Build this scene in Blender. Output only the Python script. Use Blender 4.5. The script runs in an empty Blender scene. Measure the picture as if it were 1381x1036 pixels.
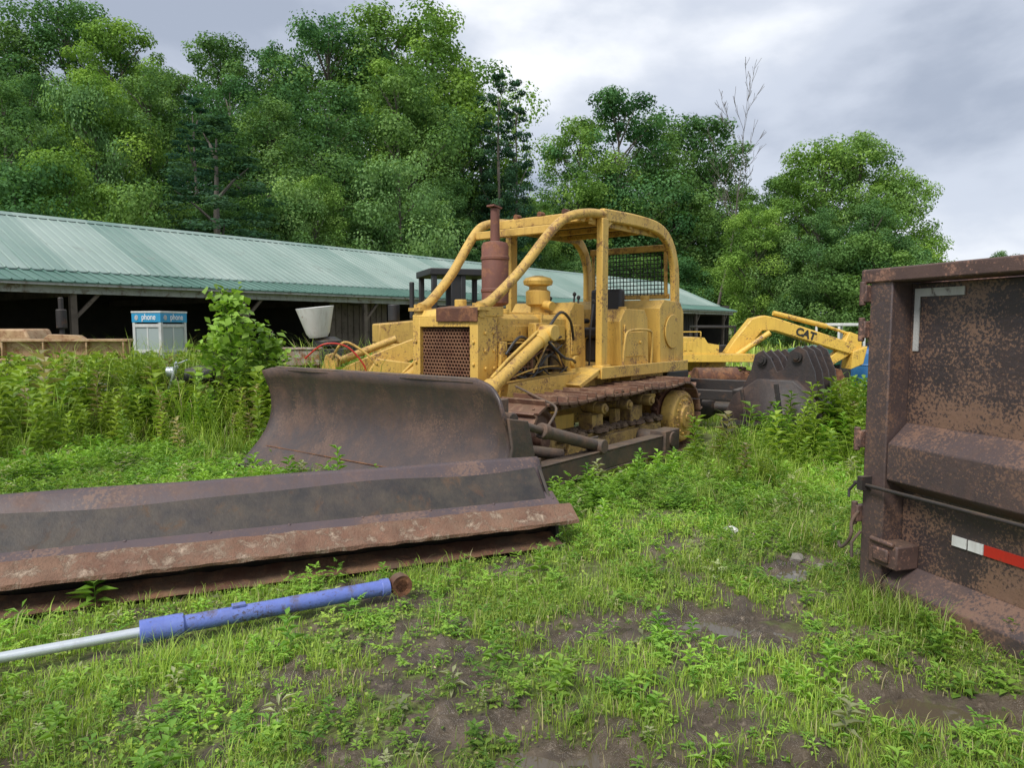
import bpy, math, random
import numpy as np
from mathutils import Vector, Matrix
random.seed(7); rng=np.random.default_rng(7)
scene=bpy.context.scene
coll=scene.collection
R=math.radians
# ---------------------------------------------------------------- camera / light
cam=bpy.data.cameras.new("camera"); camo=bpy.data.objects.new("camera",cam); coll.objects.link(camo)
camo.location=(0,0,1.6); camo.rotation_euler=(R(90-4.65),0,0)
cam.lens=25.0; cam.sensor_width=36; cam.clip_end=6000; cam.clip_start=.05
scene.camera=camo
scene.view_settings.view_transform='Standard'; scene.view_settings.look='None'; scene.view_settings.exposure=0
w=bpy.data.worlds.new("World"); scene.world=w; w.use_nodes=True
nt=w.node_tree; nt.nodes.clear()
N=lambda t:nt.nodes.new(t)
out=N('ShaderNodeOutputWorld'); bg=N('ShaderNodeBackground'); bg2=N('ShaderNodeBackground'); mixs=N('ShaderNodeMixShader')
sky=N('ShaderNodeTexSky'); sky.sky_type='NISHITA'; sky.sun_disc=False; sky.sun_elevation=R(52); sky.sun_rotation=R(215)
nt.links.new(sky.outputs[0],bg.inputs[0]); bg.inputs[1].default_value=.12
tc=N('ShaderNodeTexCoord'); mp=N('ShaderNodeMapping'); mp.inputs['Scale'].default_value=(1,1,1.9); mp.inputs['Location'].default_value=(7.6,2.2,3.1)
n1=N('ShaderNodeTexNoise'); n1.inputs['Scale'].default_value=2.2; n1.inputs['Detail'].default_value=7; n1.inputs['Roughness'].default_value=.5; n1.inputs['Distortion'].default_value=.1
cr=N('ShaderNodeValToRGB'); cr.color_ramp.interpolation='EASE'
cr.color_ramp.elements[0].position=.36; cr.color_ramp.elements[0].color=(.38,.43,.53,1)
cr.color_ramp.elements[1].position=.67; cr.color_ramp.elements[1].color=(1.0,1.02,1.06,1)
e=cr.color_ramp.elements.new(.50); e.color=(.60,.65,.75,1)
nt.links.new(tc.outputs['Generated'],mp.inputs[0]); nt.links.new(mp.outputs[0],n1.inputs[0]); nt.links.new(n1.outputs[0],cr.inputs[0])
nt.links.new(cr.outputs[0],bg2.inputs[0]); bg2.inputs[1].default_value=1.15
mixs.inputs[0].default_value=.93
nt.links.new(bg.outputs[0],mixs.inputs[1]); nt.links.new(bg2.outputs[0],mixs.inputs[2]); nt.links.new(mixs.outputs[0],out.inputs[0])
sl=bpy.data.lights.new("sun",'SUN'); sl.energy=3.3; sl.angle=R(18); sl.color=(1,.97,.9)
so=bpy.data.objects.new("sun",sl); coll.objects.link(so); so.rotation_euler=(R(38),0,R(-35))

# ---------------------------------------------------------------- helpers
def thing(name,label,cat,loc=(0,0,0),rz=0,group=None,sc=None,rot=None):
    o=bpy.data.objects.new(name,None); coll.objects.link(o); o.location=loc; o.rotation_euler=rot or (0,0,rz)
    o.empty_display_size=.2
    if sc: o.scale=sc
    o["label"]=label; o["category"]=cat
    if group: o["group"]=group
    return o
class MB:
    def __init__(s): s.v=[]; s.f=[]
    def add(s,vs,fs):
        b=len(s.v); s.v+= [tuple(v) for v in vs]; s.f+=[tuple(i+b for i in f) for f in fs]; return s
    def box(s,x0,x1,y0,y1,z0,z1,m=None):
        vs=[Vector(p) for p in [(x0,y0,z0),(x1,y0,z0),(x1,y1,z0),(x0,y1,z0),(x0,y0,z1),(x1,y0,z1),(x1,y1,z1),(x0,y1,z1)]]
        if m: vs=[m@v for v in vs]
        return s.add(vs,[(3,2,1,0),(4,5,6,7),(0,1,5,4),(1,2,6,5),(2,3,7,6),(3,0,4,7)])
    def beam(s,p0,p1,wd,ht,up=(0,0,1)):
        p0=Vector(p0);p1=Vector(p1);d=(p1-p0);L=d.length;d.normalize();u=Vector(up)
        sd=d.cross(u)
        if sd.length<1e-4: sd=Vector((1,0,0))
        sd.normalize();u=sd.cross(d)
        m=Matrix((( d.x,sd.x,u.x,p0.x),(d.y,sd.y,u.y,p0.y),(d.z,sd.z,u.z,p0.z),(0,0,0,1)))
        return s.box(0,L,-wd/2,wd/2,-ht/2,ht/2,m)
    def cyl(s,p0,p1,r,r2=None,n=20,cap=True):
        r2=r if r2 is None else r2
        p0=Vector(p0);p1=Vector(p1);d=(p1-p0).normalized();a=d.orthogonal().normalized();b=d.cross(a)
        vs=[];fs=[]
        for p,rr in((p0,r),(p1,r2)):
            for i in range(n):
                t=2*math.pi*i/n; vs.append(p+a*math.cos(t)*rr+b*math.sin(t)*rr)
        for i in range(n): fs.append((i,(i+1)%n,n+(i+1)%n,n+i))
        if cap: fs+= [tuple(range(n))[::-1],tuple(range(n,2*n))]
        return s.add(vs,fs)
    def tube(s,path,r,n=10,rr=None):
        P=[Vector(p) for p in path]; vs=[];fs=[];prev=None
        for i,p in enumerate(P):
            d=(P[min(i+1,len(P)-1)]-P[max(i-1,0)]).normalized()
            a=d.orthogonal().normalized() if prev is None else (prev-d*prev.dot(d)).normalized()
            prev=a;b=d.cross(a);q=rr[i] if rr else r
            for k in range(n):
                t=2*math.pi*k/n; vs.append(p+a*math.cos(t)*q+b*math.sin(t)*q)
        for i in range(len(P)-1):
            for k in range(n): fs.append((i*n+k,i*n+(k+1)%n,(i+1)*n+(k+1)%n,(i+1)*n+k))
        fs+=[tuple(range(n))[::-1],tuple(range((len(P)-1)*n,len(P)*n))]
        return s.add(vs,fs)
    def prism(s,poly,y0,y1,m=None,ax='y'):
        n=len(poly)
        if ax=='y': vs=[Vector((p[0],y0,p[1])) for p in poly]+[Vector((p[0],y1,p[1])) for p in poly]
        else: vs=[Vector((y0,p[0],p[1])) for p in poly]+[Vector((y1,p[0],p[1])) for p in poly]
        if m: vs=[m@v for v in vs]
        return s.add(vs,[tuple(range(n)),tuple(range(2*n-1,n-1,-1))]+[(i,(i+n),(i+1)%n+n,(i+1)%n) for i in range(n)])
    def lathe(s,prof,c=(0,0,0),n=28,axis='z'):
        vs=[];fs=[];c=Vector(c)
        for r,z in prof:
            for k in range(n):
                t=2*math.pi*k/n
                if axis=='z': vs.append(c+Vector((r*math.cos(t),r*math.sin(t),z)))
                else: vs.append(c+Vector((r*math.cos(t),z,r*math.sin(t))))
        for i in range(len(prof)-1):
            for k in range(n): fs.append((i*n+k,i*n+(k+1)%n,(i+1)*n+(k+1)%n,(i+1)*n+k))
        fs+=[tuple(range(n)),tuple(range((len(prof)-1)*n,len(prof)*n))]
        return s.add(vs,fs)
    def obj(s,name,mat,parent=None,loc=(0,0,0),bevel=0,label=None,solid=0,rot=None,kind=None,sharp=32):
        me=bpy.data.meshes.new(name); me.from_pydata(s.v,[],s.f)
        import bmesh
        bm=bmesh.new(); bm.from_mesh(me); bmesh.ops.recalc_face_normals(bm,faces=bm.faces); bm.to_mesh(me); bm.free()
        me.polygons.foreach_set('use_smooth',[True]*len(me.polygons)); me.set_sharp_from_angle(angle=R(sharp))
        o=bpy.data.objects.new(name,me); coll.objects.link(o); me.materials.append(mat)
        o.location=loc
        if rot: o.rotation_euler=rot
        if parent: o.parent=parent
        if solid:
            md=o.modifiers.new("s",'SOLIDIFY'); md.thickness=solid; md.offset=0
        if bevel:
            md=o.modifiers.new("b",'BEVEL'); md.width=bevel; md.segments=2; md.limit_method='ANGLE'; md.angle_limit=R(40); md.harden_normals=False
        if label: o["label"]=label
        if kind: o["kind"]=kind
        return o
def text(s,name,mat,parent,loc,rot,size,ext=.004,bold=0):
    c=bpy.data.curves.new(name+"_c",'FONT'); c.body=s; c.size=size; c.extrude=ext; c.offset=bold; c.align_x='CENTER'; c.align_y='CENTER'
    t=bpy.data.objects.new("tmp",c); coll.objects.link(t); dg=bpy.context.evaluated_depsgraph_get(); dg.update()
    me=bpy.data.meshes.new_from_object(t.evaluated_get(dg)); bpy.data.objects.remove(t)
    me.name=name; o=bpy.data.objects.new(name,me); coll.objects.link(o); me.materials.clear(); me.materials.append(mat)
    o.parent=parent; o.location=loc; o.rotation_euler=rot; return o
# ---- materials
def mk(name):
    m=bpy.data.materials.new(name); m.use_nodes=True; nt=m.node_tree; b=nt.nodes['Principled BSDF']; return m,nt,b
def noise(nt,vec,scale,detail=5,rough=.6,dist=0):
    n=nt.nodes.new('ShaderNodeTexNoise'); n.inputs['Scale'].default_value=scale; n.inputs['Detail'].default_value=detail; n.inputs['Roughness'].default_value=rough; n.inputs['Distortion'].default_value=dist
    nt.links.new(vec,n.inputs['Vector']); return n.outputs[0]
def ramp(nt,f,a,b,ca=(0,0,0,1),cb=(1,1,1,1)):
    r=nt.nodes.new('ShaderNodeValToRGB'); r.color_ramp.elements[0].position=a; r.color_ramp.elements[1].position=b
    r.color_ramp.elements[0].color=ca; r.color_ramp.elements[1].color=cb; nt.links.new(f,r.inputs[0]); return r.outputs[0]
def mix(nt,f,a,b,mode='MIX'):
    m=nt.nodes.new('ShaderNodeMix'); m.data_type='RGBA'; m.blend_type=mode
    if isinstance(f,(int,float)): m.inputs[0].default_value=f
    else: nt.links.new(f,m.inputs[0])
    for i,x in((6,a),(7,b)):
        if isinstance(x,tuple): m.inputs[i].default_value=(*x[:3],1)
        else: nt.links.new(x,m.inputs[i])
    return m.outputs[2]
def math_(nt,op,a,b=None,clamp=False):
    m=nt.nodes.new('ShaderNodeMath'); m.operation=op; m.use_clamp=clamp
    for i,x in enumerate((a,b)):
        if x is None: continue
        if isinstance(x,(int,float)): m.inputs[i].default_value=x
        else: nt.links.new(x,m.inputs[i])
    return m.outputs[0]
def paint(name,c1,c2,rust=(.13,.05,.022),amt=.5,rough=.5,sc=2.2,speck=0,dust=.5,dustc=(.16,.12,.075),streak=True,bump=.25,metal=0,soft=.06,speckc=None,ss=44,sk=.5):
    m,nt,b=mk(name); tc=nt.nodes.new('ShaderNodeTexCoord').outputs['Object']
    a=noise(nt,tc,sc*.8,5,.65); base=mix(nt,ramp(nt,a,.35,.65),c1,c2)
    if streak:
        mp=nt.nodes.new('ShaderNodeMapping'); mp.inputs['Scale'].default_value=(9,9,.9); nt.links.new(tc,mp.inputs[0])
        s=noise(nt,mp.outputs[0],1.6,4,.7); base=mix(nt,math_(nt,'MULTIPLY',ramp(nt,s,.50,.78),sk),base,tuple((c*.4+r*.6) for c,r in zip(c2,rust)))
    th=.72-.3*amt
    r1=noise(nt,tc,sc*2.1,9,.72,.4); rm=ramp(nt,r1,th-soft,th+soft)
    r2=noise(nt,tc,sc*14,3,.7); rc=mix(nt,r2,tuple(x*.45 for x in rust),tuple(min(1,x*1.9) for x in rust))
    base=mix(nt,rm,base,rc); msk=rm
    if speck:
        s2=noise(nt,tc,ss,5,.78); s3=noise(nt,tc,2.3,3,.6); k=math_(nt,'ADD',s2,math_(nt,'MULTIPLY',s3,.7)); t0=.985-.1*speck; sm=ramp(nt,k,t0,t0+.05)
        base=mix(nt,sm,base,speckc or tuple(min(1,x*1.8) for x in rust))
    if dust:
        g=nt.nodes.new('ShaderNodeNewGeometry'); sp=nt.nodes.new('ShaderNodeSeparateXYZ'); nt.links.new(g.outputs['Normal'],sp.inputs[0])
        up=math_(nt,'MULTIPLY',ramp(nt,sp.outputs[2],.45,.95),ramp(nt,noise(nt,tc,5,5,.7),.35,.62)); base=mix(nt,math_(nt,'MULTIPLY',up,dust),base,dustc)
    nt.links.new(base,b.inputs['Base Color'])
    nt.links.new(math_(nt,'ADD',math_(nt,'MULTIPLY',msk,.35),math_(nt,'ADD',rough-.1,math_(nt,'MULTIPLY',a,.2)),True),b.inputs['Roughness'])
    b.inputs['Metallic'].default_value=metal
    bp=nt.nodes.new('ShaderNodeBump'); bp.inputs['Strength'].default_value=bump; bp.inputs['Distance'].default_value=.012
    h=math_(nt,'ADD',r2,math_(nt,'MULTIPLY',rm,-.5)); nt.links.new(h,bp.inputs['Height']); nt.links.new(bp.outputs[0],b.inputs['Normal'])
    return m
YEL=paint("yellow_paint",(.74,.475,.105),(.62,.38,.08),amt=.27,dust=.55,rust=(.18,.08,.035),speck=.52,speckc=(.26,.14,.06),ss=30,soft=.05,sk=.7,rough=.55)
YEL2=paint("old_yellow_paint",(.70,.45,.11),(.56,.35,.085),amt=.42,dust=.55,rust=(.20,.09,.04),speck=.68,speckc=(.26,.14,.06),ss=30,sk=.8,rough=.6)
MUDY=paint("muddy_yellow_paint",(.58,.38,.10),(.40,.26,.09),amt=.50,dust=.95,rust=(.15,.09,.05),speck=.9,speckc=(.19,.115,.06),ss=20,sk=.8,rough=.7,soft=.12)
ARM=paint("dirty_brown_steel",(.10,.075,.06),(.065,.05,.044),rust=(.15,.09,.06),amt=.55,rough=.6,dust=.6,soft=.12)
BEIGE=paint("beige_rusty",(.52,.36,.2),(.38,.23,.12),rust=(.24,.12,.06),amt=.55,sc=4)
RUST=paint("rust",(.12,.045,.025),(.075,.035,.024),rust=(.20,.09,.045),amt=.6,rough=.75,bump=.5)
TRK=paint("track_rust",(.19,.095,.06),(.12,.062,.045),rust=(.24,.14,.085),amt=.55,rough=.5,dust=.6,bump=.5)
BLADE=paint("blade_steel",(.075,.054,.051),(.052,.040,.039),rust=(.115,.065,.045),amt=.34,rough=.40,sc=1.2,dust=.0,bump=.15,soft=.18,speck=.5,speckc=(.13,.08,.06),sk=.9)
SPARE=paint("spare_steel",(.105,.075,.078),(.078,.058,.062),rust=(.13,.075,.055),amt=.3,rough=.50,sc=2.3,dust=.0,bump=.12,soft=.14,speck=.55,speckc=(.17,.105,.08),sk=.85)
CRUST=paint("crusty_rust",(.26,.14,.09),(.13,.062,.04),rust=(.36,.27,.20),amt=.5,rough=.85,sc=4.2,dust=.3,bump=1.0,soft=.06)
DARK=paint("dark_steel",(.035,.028,.027),(.022,.02,.02),rust=(.08,.045,.03),amt=.4,rough=.6)
BIN=paint("bin_steel",(.060,.043,.043),(.038,.029,.031),rust=(.085,.048,.036),amt=.25,rough=.42,sc=1.9,speck=1.4,speckc=(.20,.118,.082),dust=.05,bump=.3,soft=.1,ss=60)
BINR=paint("bin_rib_steel",(.090,.062,.060),(.06,.045,.046),rust=(.105,.06,.044),amt=.3,rough=.45,sc=1.9,speck=.85,speckc=(.18,.105,.075),dust=.05,bump=.25,soft=.15,ss=60)
BINT=paint("bin_rail",(.12,.07,.058),(.07,.043,.04),rust=(.16,.085,.06),amt=.45,rough=.6,speck=.8)
GRILLE=paint("grille_rust",(.27,.135,.07),(.19,.09,.05),rust=(.12,.05,.03),amt=.5,rough=.75)
BLUE=paint("blue_paint",(.11,.16,.50),(.17,.23,.58),rust=(.10,.08,.09),amt=.42,rough=.38,sc=3,dust=.12,speck=.55,speckc=(.09,.08,.12))
CHROME=paint("chrome_rod",(.70,.74,.78),(.6,.64,.68),rust=(.25,.18,.13),amt=.15,rough=.25,metal=.4,dust=0,bump=.05)
WHITE=paint("white_enamel",(.78,.78,.76),(.68,.68,.65),rust=(.25,.12,.06),amt=.15,rough=.4,dust=.1)
BLACK=paint("black_paint",(.02,.02,.022),(.03,.03,.032),rust=(.06,.04,.03),amt=.2,rough=.5)
RUBBER=paint("rubber",(.022,.022,.022),(.035,.033,.03),rust=(.06,.05,.04),amt=.3,rough=.85)
WOOD=paint("weathered_wood",(.16,.125,.10),(.10,.08,.065),rust=(.05,.04,.03),amt=.4,rough=.9)
SIDING=paint("pale_siding",(.45,.46,.45),(.34,.35,.35),rust=(.16,.12,.09),amt=.45,rough=.8)
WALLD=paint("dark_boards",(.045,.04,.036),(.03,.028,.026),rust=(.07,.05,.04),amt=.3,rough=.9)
MUDM=paint("mud",(.15,.10,.06),(.10,.065,.042),rust=(.08,.05,.035),amt=.5,rough=.95,streak=False,dust=0,bump=1)
RED=paint("red_reflector",(.55,.03,.02),(.45,.03,.02),amt=.15,rough=.35,dust=0,bump=.05)
TURQ=paint("booth_blue",(.02,.26,.50),(.03,.30,.54),amt=.1,rough=.4,dust=0,bump=.05)
ALU=paint("aluminium",(.42,.43,.42),(.32,.32,.31),rust=(.2,.13,.08),amt=.4,rough=.4,metal=.4)
TARP=paint("blue_tarp",(.03,.16,.42),(.05,.22,.5),amt=.05,rough=.5)
GREENP=paint("green_paint",(.03,.14,.10),(.05,.18,.13),amt=.3)
STONE=paint("stone",(.25,.23,.20),(.18,.17,.15),rust=(.12,.1,.08),amt=.4,rough=.9)
GLASS,_nt,_b=mk("grimy_glass"); _b.inputs['Base Color'].default_value=(.34,.40,.40,1); _b.inputs['Roughness'].default_value=.2
def roofmat(name,ca,cb,cc):
    m,nt,b=mk(name); tc=nt.nodes.new('ShaderNodeTexCoord').outputs['Object']
    sx=nt.nodes.new('ShaderNodeSeparateXYZ'); nt.links.new(tc,sx.inputs[0])
    pan=math_(nt,'FLOOR',math_(nt,'MULTIPLY',sx.outputs[0],1.05))
    wn=nt.nodes.new('ShaderNodeTexWhiteNoise'); wn.noise_dimensions='1D'; nt.links.new(pan,wn.inputs['W'])
    n=noise(nt,tc,.35,6,.6); mp=nt.nodes.new('ShaderNodeMapping'); mp.inputs['Scale'].default_value=(6,.5,.5); nt.links.new(tc,mp.inputs[0])
    s=noise(nt,mp.outputs[0],1,5,.7)
    f=math_(nt,'ADD',math_(nt,'MULTIPLY',wn.outputs[0],.32),math_(nt,'ADD',math_(nt,'MULTIPLY',n,.6),math_(nt,'MULTIPLY',s,.5)))
    c=mix(nt,ramp(nt,f,.4,.95),ca,cb); c=mix(nt,ramp(nt,noise(nt,tc,1.7,8,.75),.57,.70),c,cc)
    nt.links.new(c,b.inputs['Base Color']); b.inputs['Roughness'].default_value=.5; b.inputs['Metallic'].default_value=.05; return m
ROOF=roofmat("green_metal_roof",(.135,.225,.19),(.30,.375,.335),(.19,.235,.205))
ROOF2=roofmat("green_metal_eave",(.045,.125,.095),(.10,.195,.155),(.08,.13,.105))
def leafmat(name,tint=True,trans=.28):
    m,nt,b=mk(name); at=nt.nodes.new('ShaderNodeAttribute'); at.attribute_name='Col'; c=at.outputs['Color']
    if tint:
        oi=nt.nodes.new('ShaderNodeObjectInfo')
        t=nt.nodes.new('ShaderNodeValToRGB'); nt.links.new(oi.outputs['Random'],t.inputs[0])
        t.color_ramp.elements[0].color=(.64,.80,.93,1); t.color_ramp.elements[1].color=(1.5,1.4,.9,1); e=t.color_ramp.elements.new(.55); e.color=(1.0,1.0,1.0,1)
        c=mix(nt,1.0,c,t.outputs[0],'MULTIPLY')
    tr=nt.nodes.new('ShaderNodeBsdfTranslucent'); nt.links.new(mix(nt,1.0,c,(1.25,1.3,.6),'MULTIPLY'),tr.inputs[0])
    mx=nt.nodes.new('ShaderNodeMixShader'); mx.inputs[0].default_value=trans
    if tint:
        nt.nodes.remove(b); b=nt.nodes.new('ShaderNodeBsdfDiffuse'); nt.links.new(c,b.inputs[0])
    else:
        nt.links.new(c,b.inputs['Base Color']); b.inputs['Roughness'].default_value=.5; b.inputs['Specular IOR Level'].default_value=.35
    o=[n for n in nt.nodes if n.type=='OUTPUT_MATERIAL'][0]
    nt.links.new(b.outputs[0],mx.inputs[1]); nt.links.new(tr.outputs[0],mx.inputs[2]); nt.links.new(mx.outputs[0],o.inputs[0]); return m
LEAF=leafmat("tree_leaves",True,.35); GRASSM=leafmat("grass_blades",False,.32)
BARK=paint("bark",(.16,.14,.12),(.10,.085,.07),rust=(.06,.05,.04),amt=.4,rough=.95,bump=.8,dust=0)
# ---------------------------------------------------------------- noise / terrain
def vn(x,y,seed=0):
    ix=np.floor(x);iy=np.floor(y);fx=x-ix;fy=y-iy;fx=fx*fx*(3-2*fx);fy=fy*fy*(3-2*fy)
    def h(a,b):
        s=np.sin(a*127.1+b*311.7+seed*74.7)*43758.5453; return s-np.floor(s)
    return (h(ix,iy)*(1-fx)+h(ix+1,iy)*fx)*(1-fy)+(h(ix,iy+1)*(1-fx)+h(ix+1,iy+1)*fx)*fy
def fbm(x,y,seed=0,o=4):
    r=0;a=.5;t=0
    for i in range(o): r=r+a*vn(x*2**i+i*7.3,y*2**i-i*3.1,seed+i);t+=a;a*=.55
    return r/t
EX,EY=-11.2,15.5; DX,DY=.62,.7846
SL=42.5
def shed_pq(x,y): return (x-EX)*DX+(y-EY)*DY, -(x-EX)*DY+(y-EY)*DX
BL=[(-.2,2.6,.55,.3,1.1),(.1,3.55,.75,.24,.8),(-.9,3.05,.5,.22,.7),(1.9,2.9,.8,.4,1.0),(1.25,3.75,.5,.35,1.0),(.95,4.7,.25,.3,.4),(1.5,5.6,.3,.5,.5),(.7,2.5,.5,.3,.8),(1.75,4.6,.3,.6,.55),(1.0,2.2,.8,.25,.8),(-.2,3.2,.3,.2,.6)]
PUD=[(1.22,3.72,.40,.20),(1.72,2.85,.36,.18),(.15,2.50,.26,.11),(1.75,4.5,.18,.16)]
def mud(x,y):
    m=0
    for cx,cy,sx,sy,a in BL: m=m+a*np.exp(-((x-cx)/sx)**2-((y-cy)/sy)**2)
    n=fbm(x*1.9,y*1.9,5); near=np.clip((7.5-y)/3,0,1)
    v=m*.8+(n-.52)*2.4*near+(fbm(x*7,y*7,9)-.5)*3.0*np.clip((11-y)/4,0,1)*(.35+near*.65)
    return np.clip(v,0,1)
def gz(x,y):
    x=np.asarray(x,float);y=np.asarray(y,float)
    z=-.018*np.clip(y-5,0,17)
    nr=np.exp(-np.clip(y-10,0,None)/12)
    z=z+.06*(fbm(x*.5,y*.5,2)-.5)+nr*.05*(fbm(x*2.3,y*2.3,3)-.5)+nr*mud(x,y)*(.14*(fbm(x*6,y*6,4)-.45)+.07*(fbm(x*19,y*19,8)-.5))
    z=z-.12*np.exp(-((x-1.9)/1.3)**2-((y-9.9)/1.6)**2)
    for cx,cy,sx,sy in PUD: z=z-.06*np.exp(-((x-cx)/sx)**2-((y-cy)/sy)**2)
    p,q=shed_pq(x,y)
    hill=np.clip(q-10,0,45)*.30*(1-.35*np.clip((p-40)/40,0,1))
    hill=hill*np.clip((p+40)/30,0,1)*np.clip((110-p)/60,0,1)
    return z+hill+.4*np.clip(q-10,0,3)/3*fbm(x*.15,y*.15,6)
def axis(s,g,lim,core):
    a=[0.];d=s
    while a[-1]<lim:
        if a[-1]>core: d*=g
        a.append(a[-1]+d)
    return np.array(a)
xa=axis(.03,1.035,2500,4.0); xs=np.concatenate([-xa[:0:-1],xa])
ys=[1.6]; 
while ys[-1]<3000: ys.append(ys[-1]+max(.022,ys[-1]*.008 if ys[-1]<60 else ys[-1]*.03))
ys=np.concatenate([[-600,-200,-60,-20,-8,-3,-1,0,.8,1.2],ys])
def fast_mesh(name,verts,fs,cols=None,smooth=False):
    me=bpy.data.meshes.new(name); V=np.ascontiguousarray(verts,dtype=np.float32)
    me.vertices.add(len(V)); me.vertices.foreach_set('co',V.ravel())
    li=np.concatenate([f.ravel() for f in fs]).astype(np.int32); tot=np.concatenate([np.full(len(f),f.shape[1]) for f in fs])
    st=np.concatenate([[0],np.cumsum(tot)[:-1]]).astype(np.int32)
    me.loops.add(len(li)); me.loops.foreach_set('vertex_index',li); me.polygons.add(len(st)); me.polygons.foreach_set('loop_start',st)
    me.update(calc_edges=True)
    if smooth: me.polygons.foreach_set('use_smooth',np.ones(len(st),dtype=bool))
    if cols is not None:
        a=me.color_attributes.new('Col','FLOAT_COLOR','POINT'); c=np.ones((len(V),4),dtype=np.float32); c[:,:3]=cols; a.data.foreach_set('color',c.ravel())
    return me
GX,GY=np.meshgrid(xs,ys); Z=gz(GX,GY); Mu=mud(GX,GY)
nx,ny=len(xs),len(ys); idx=np.arange(nx*ny).reshape(ny,nx)
F=np.stack([idx[:-1,:-1],idx[:-1,1:],idx[1:,1:],idx[1:,:-1]],-1).reshape(-1,4)
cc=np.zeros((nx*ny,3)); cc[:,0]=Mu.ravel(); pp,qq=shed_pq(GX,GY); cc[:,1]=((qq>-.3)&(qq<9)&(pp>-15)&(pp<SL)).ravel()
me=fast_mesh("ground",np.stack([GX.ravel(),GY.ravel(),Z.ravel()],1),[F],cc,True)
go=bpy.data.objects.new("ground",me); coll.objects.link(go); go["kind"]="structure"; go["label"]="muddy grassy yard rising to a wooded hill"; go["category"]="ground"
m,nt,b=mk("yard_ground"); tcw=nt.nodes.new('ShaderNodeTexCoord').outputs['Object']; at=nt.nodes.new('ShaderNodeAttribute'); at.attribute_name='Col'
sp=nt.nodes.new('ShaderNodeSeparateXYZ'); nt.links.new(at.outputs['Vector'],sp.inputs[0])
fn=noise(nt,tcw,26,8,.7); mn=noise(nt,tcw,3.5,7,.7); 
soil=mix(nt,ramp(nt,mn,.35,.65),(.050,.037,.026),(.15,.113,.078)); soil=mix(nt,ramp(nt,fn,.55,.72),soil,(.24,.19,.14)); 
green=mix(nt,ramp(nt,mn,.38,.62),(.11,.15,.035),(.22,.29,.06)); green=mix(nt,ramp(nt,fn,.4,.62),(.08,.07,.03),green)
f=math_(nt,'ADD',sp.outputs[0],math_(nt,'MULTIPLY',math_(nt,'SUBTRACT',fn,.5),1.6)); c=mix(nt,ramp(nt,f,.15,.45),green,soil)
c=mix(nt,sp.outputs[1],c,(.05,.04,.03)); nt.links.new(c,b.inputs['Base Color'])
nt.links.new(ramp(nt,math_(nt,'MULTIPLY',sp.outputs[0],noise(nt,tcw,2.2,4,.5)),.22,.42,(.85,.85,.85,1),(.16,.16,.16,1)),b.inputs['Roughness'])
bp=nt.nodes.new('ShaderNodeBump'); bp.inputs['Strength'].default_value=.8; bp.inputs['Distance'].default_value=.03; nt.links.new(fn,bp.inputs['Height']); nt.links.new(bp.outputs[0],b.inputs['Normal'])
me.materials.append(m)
WATER,_n,_w=mk("muddy_water"); _w.inputs['Base Color'].default_value=(.10,.078,.052,1); _w.inputs['Roughness'].default_value=.05
for cx,cy,sx,sy in PUD:
    z=float(gz(cx,cy))+.026; vs=[(cx,cy,z)]+[(cx+1.0*sx*math.cos(t)*(1+.2*math.sin(3*t)),cy+1.0*sy*math.sin(t)*(1+.2*math.cos(2*t)),z) for t in [k*math.pi/16 for k in range(32)]]
    b=MB().add(vs,[(0,i+1,(i+1)%32+1) for i in range(32)]); o=b.obj("puddle",WATER); o["kind"]="structure"; o["label"]="shallow brown puddle in muddy ground"; o["category"]="puddle"
# ---------------------------------------------------------------- bulldozer (local x rearward, -y is visible side)
DA=math.atan2(.78,.62); DO=(-1.45,7.45); 
root=thing("bulldozer","yellow crawler bulldozer with rusty canopy and wide dark blade","bulldozer",(DO[0]+.62*3,DO[1]+.78*3,-.08),DA)
def P(b,name,mat,par=root,bevel=.012,**k): return b.obj(name,mat,par,(-3,0,0) if par is root else (0,0,0),bevel,**k)
def C(b,name,mat,par,bevel=.01,**k): return b.obj(name,mat,par,(0,0,0),bevel,**k)
def arc(pts,n=6):
    P_=[Vector(p) for p in pts]; out=[]
    for i in range(len(P_)-1):
        p0=P_[max(i-1,0)];p1=P_[i];p2=P_[i+1];p3=P_[min(i+2,len(P_)-1)]
        for k in range(n):
            t=k/n; out.append(.5*((2*p1)+(-p0+p2)*t+(2*p0-5*p1+4*p2-p3)*t*t+(-p0+3*p1-3*p2+p3)*t**3))
    out.append(P_[-1]); return out
b=MB(); nyb=60; prof=[(-.44,.0),(-.34,.10),(-.23,.21),(-.12,.32),(-.03,.44),(.03,.57),(.06,.70),(.06,.83),(.04,.95),(.0,1.06),(-.05,1.17)]
vs=[];fs=[]
for i in range(nyb+1):
    y=-1.86+3.72*i/nyb; ay=abs(y)
    top=1.19+.006*math.sin(y*7)
    if y<-1.5: top=1.19-.26*(1-math.sqrt(max(0,1-((-y-1.5)/.36)**2)))-.05*(-y-1.5)/.36
    if y>1.72: top=1.19-.04*(y-1.72)/.14
    wing=-max(0,ay-1.66)*.35
    for (x,z) in prof: vs.append((x+wing+.006*math.sin(y*3.1+z*4),y,z*top/1.17))
n=len(prof)
for i in range(nyb):
    for k in range(n-1): fs.append((i*n+k,(i+1)*n+k,(i+1)*n+k+1,i*n+k+1))
b.add(vs,fs); bl=P(b,"blade",BLADE,bevel=0,solid=.03,label="wide dark brown curved dozer blade",sharp=60)
b=MB(); b.beam((-.46,-1.84,.035),(-.46,1.84,.035),.15,.03,up=(1,0,1.05))
C(b,"cutting_edge",SPARE,bl)
b=MB(); b.beam((-.195,-1.8,.262),(-.195,1.8,.262),.03,.012,up=(1,0,1)); C(b,"weld_seam",RUST,bl,bevel=0)
b=MB()
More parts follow.
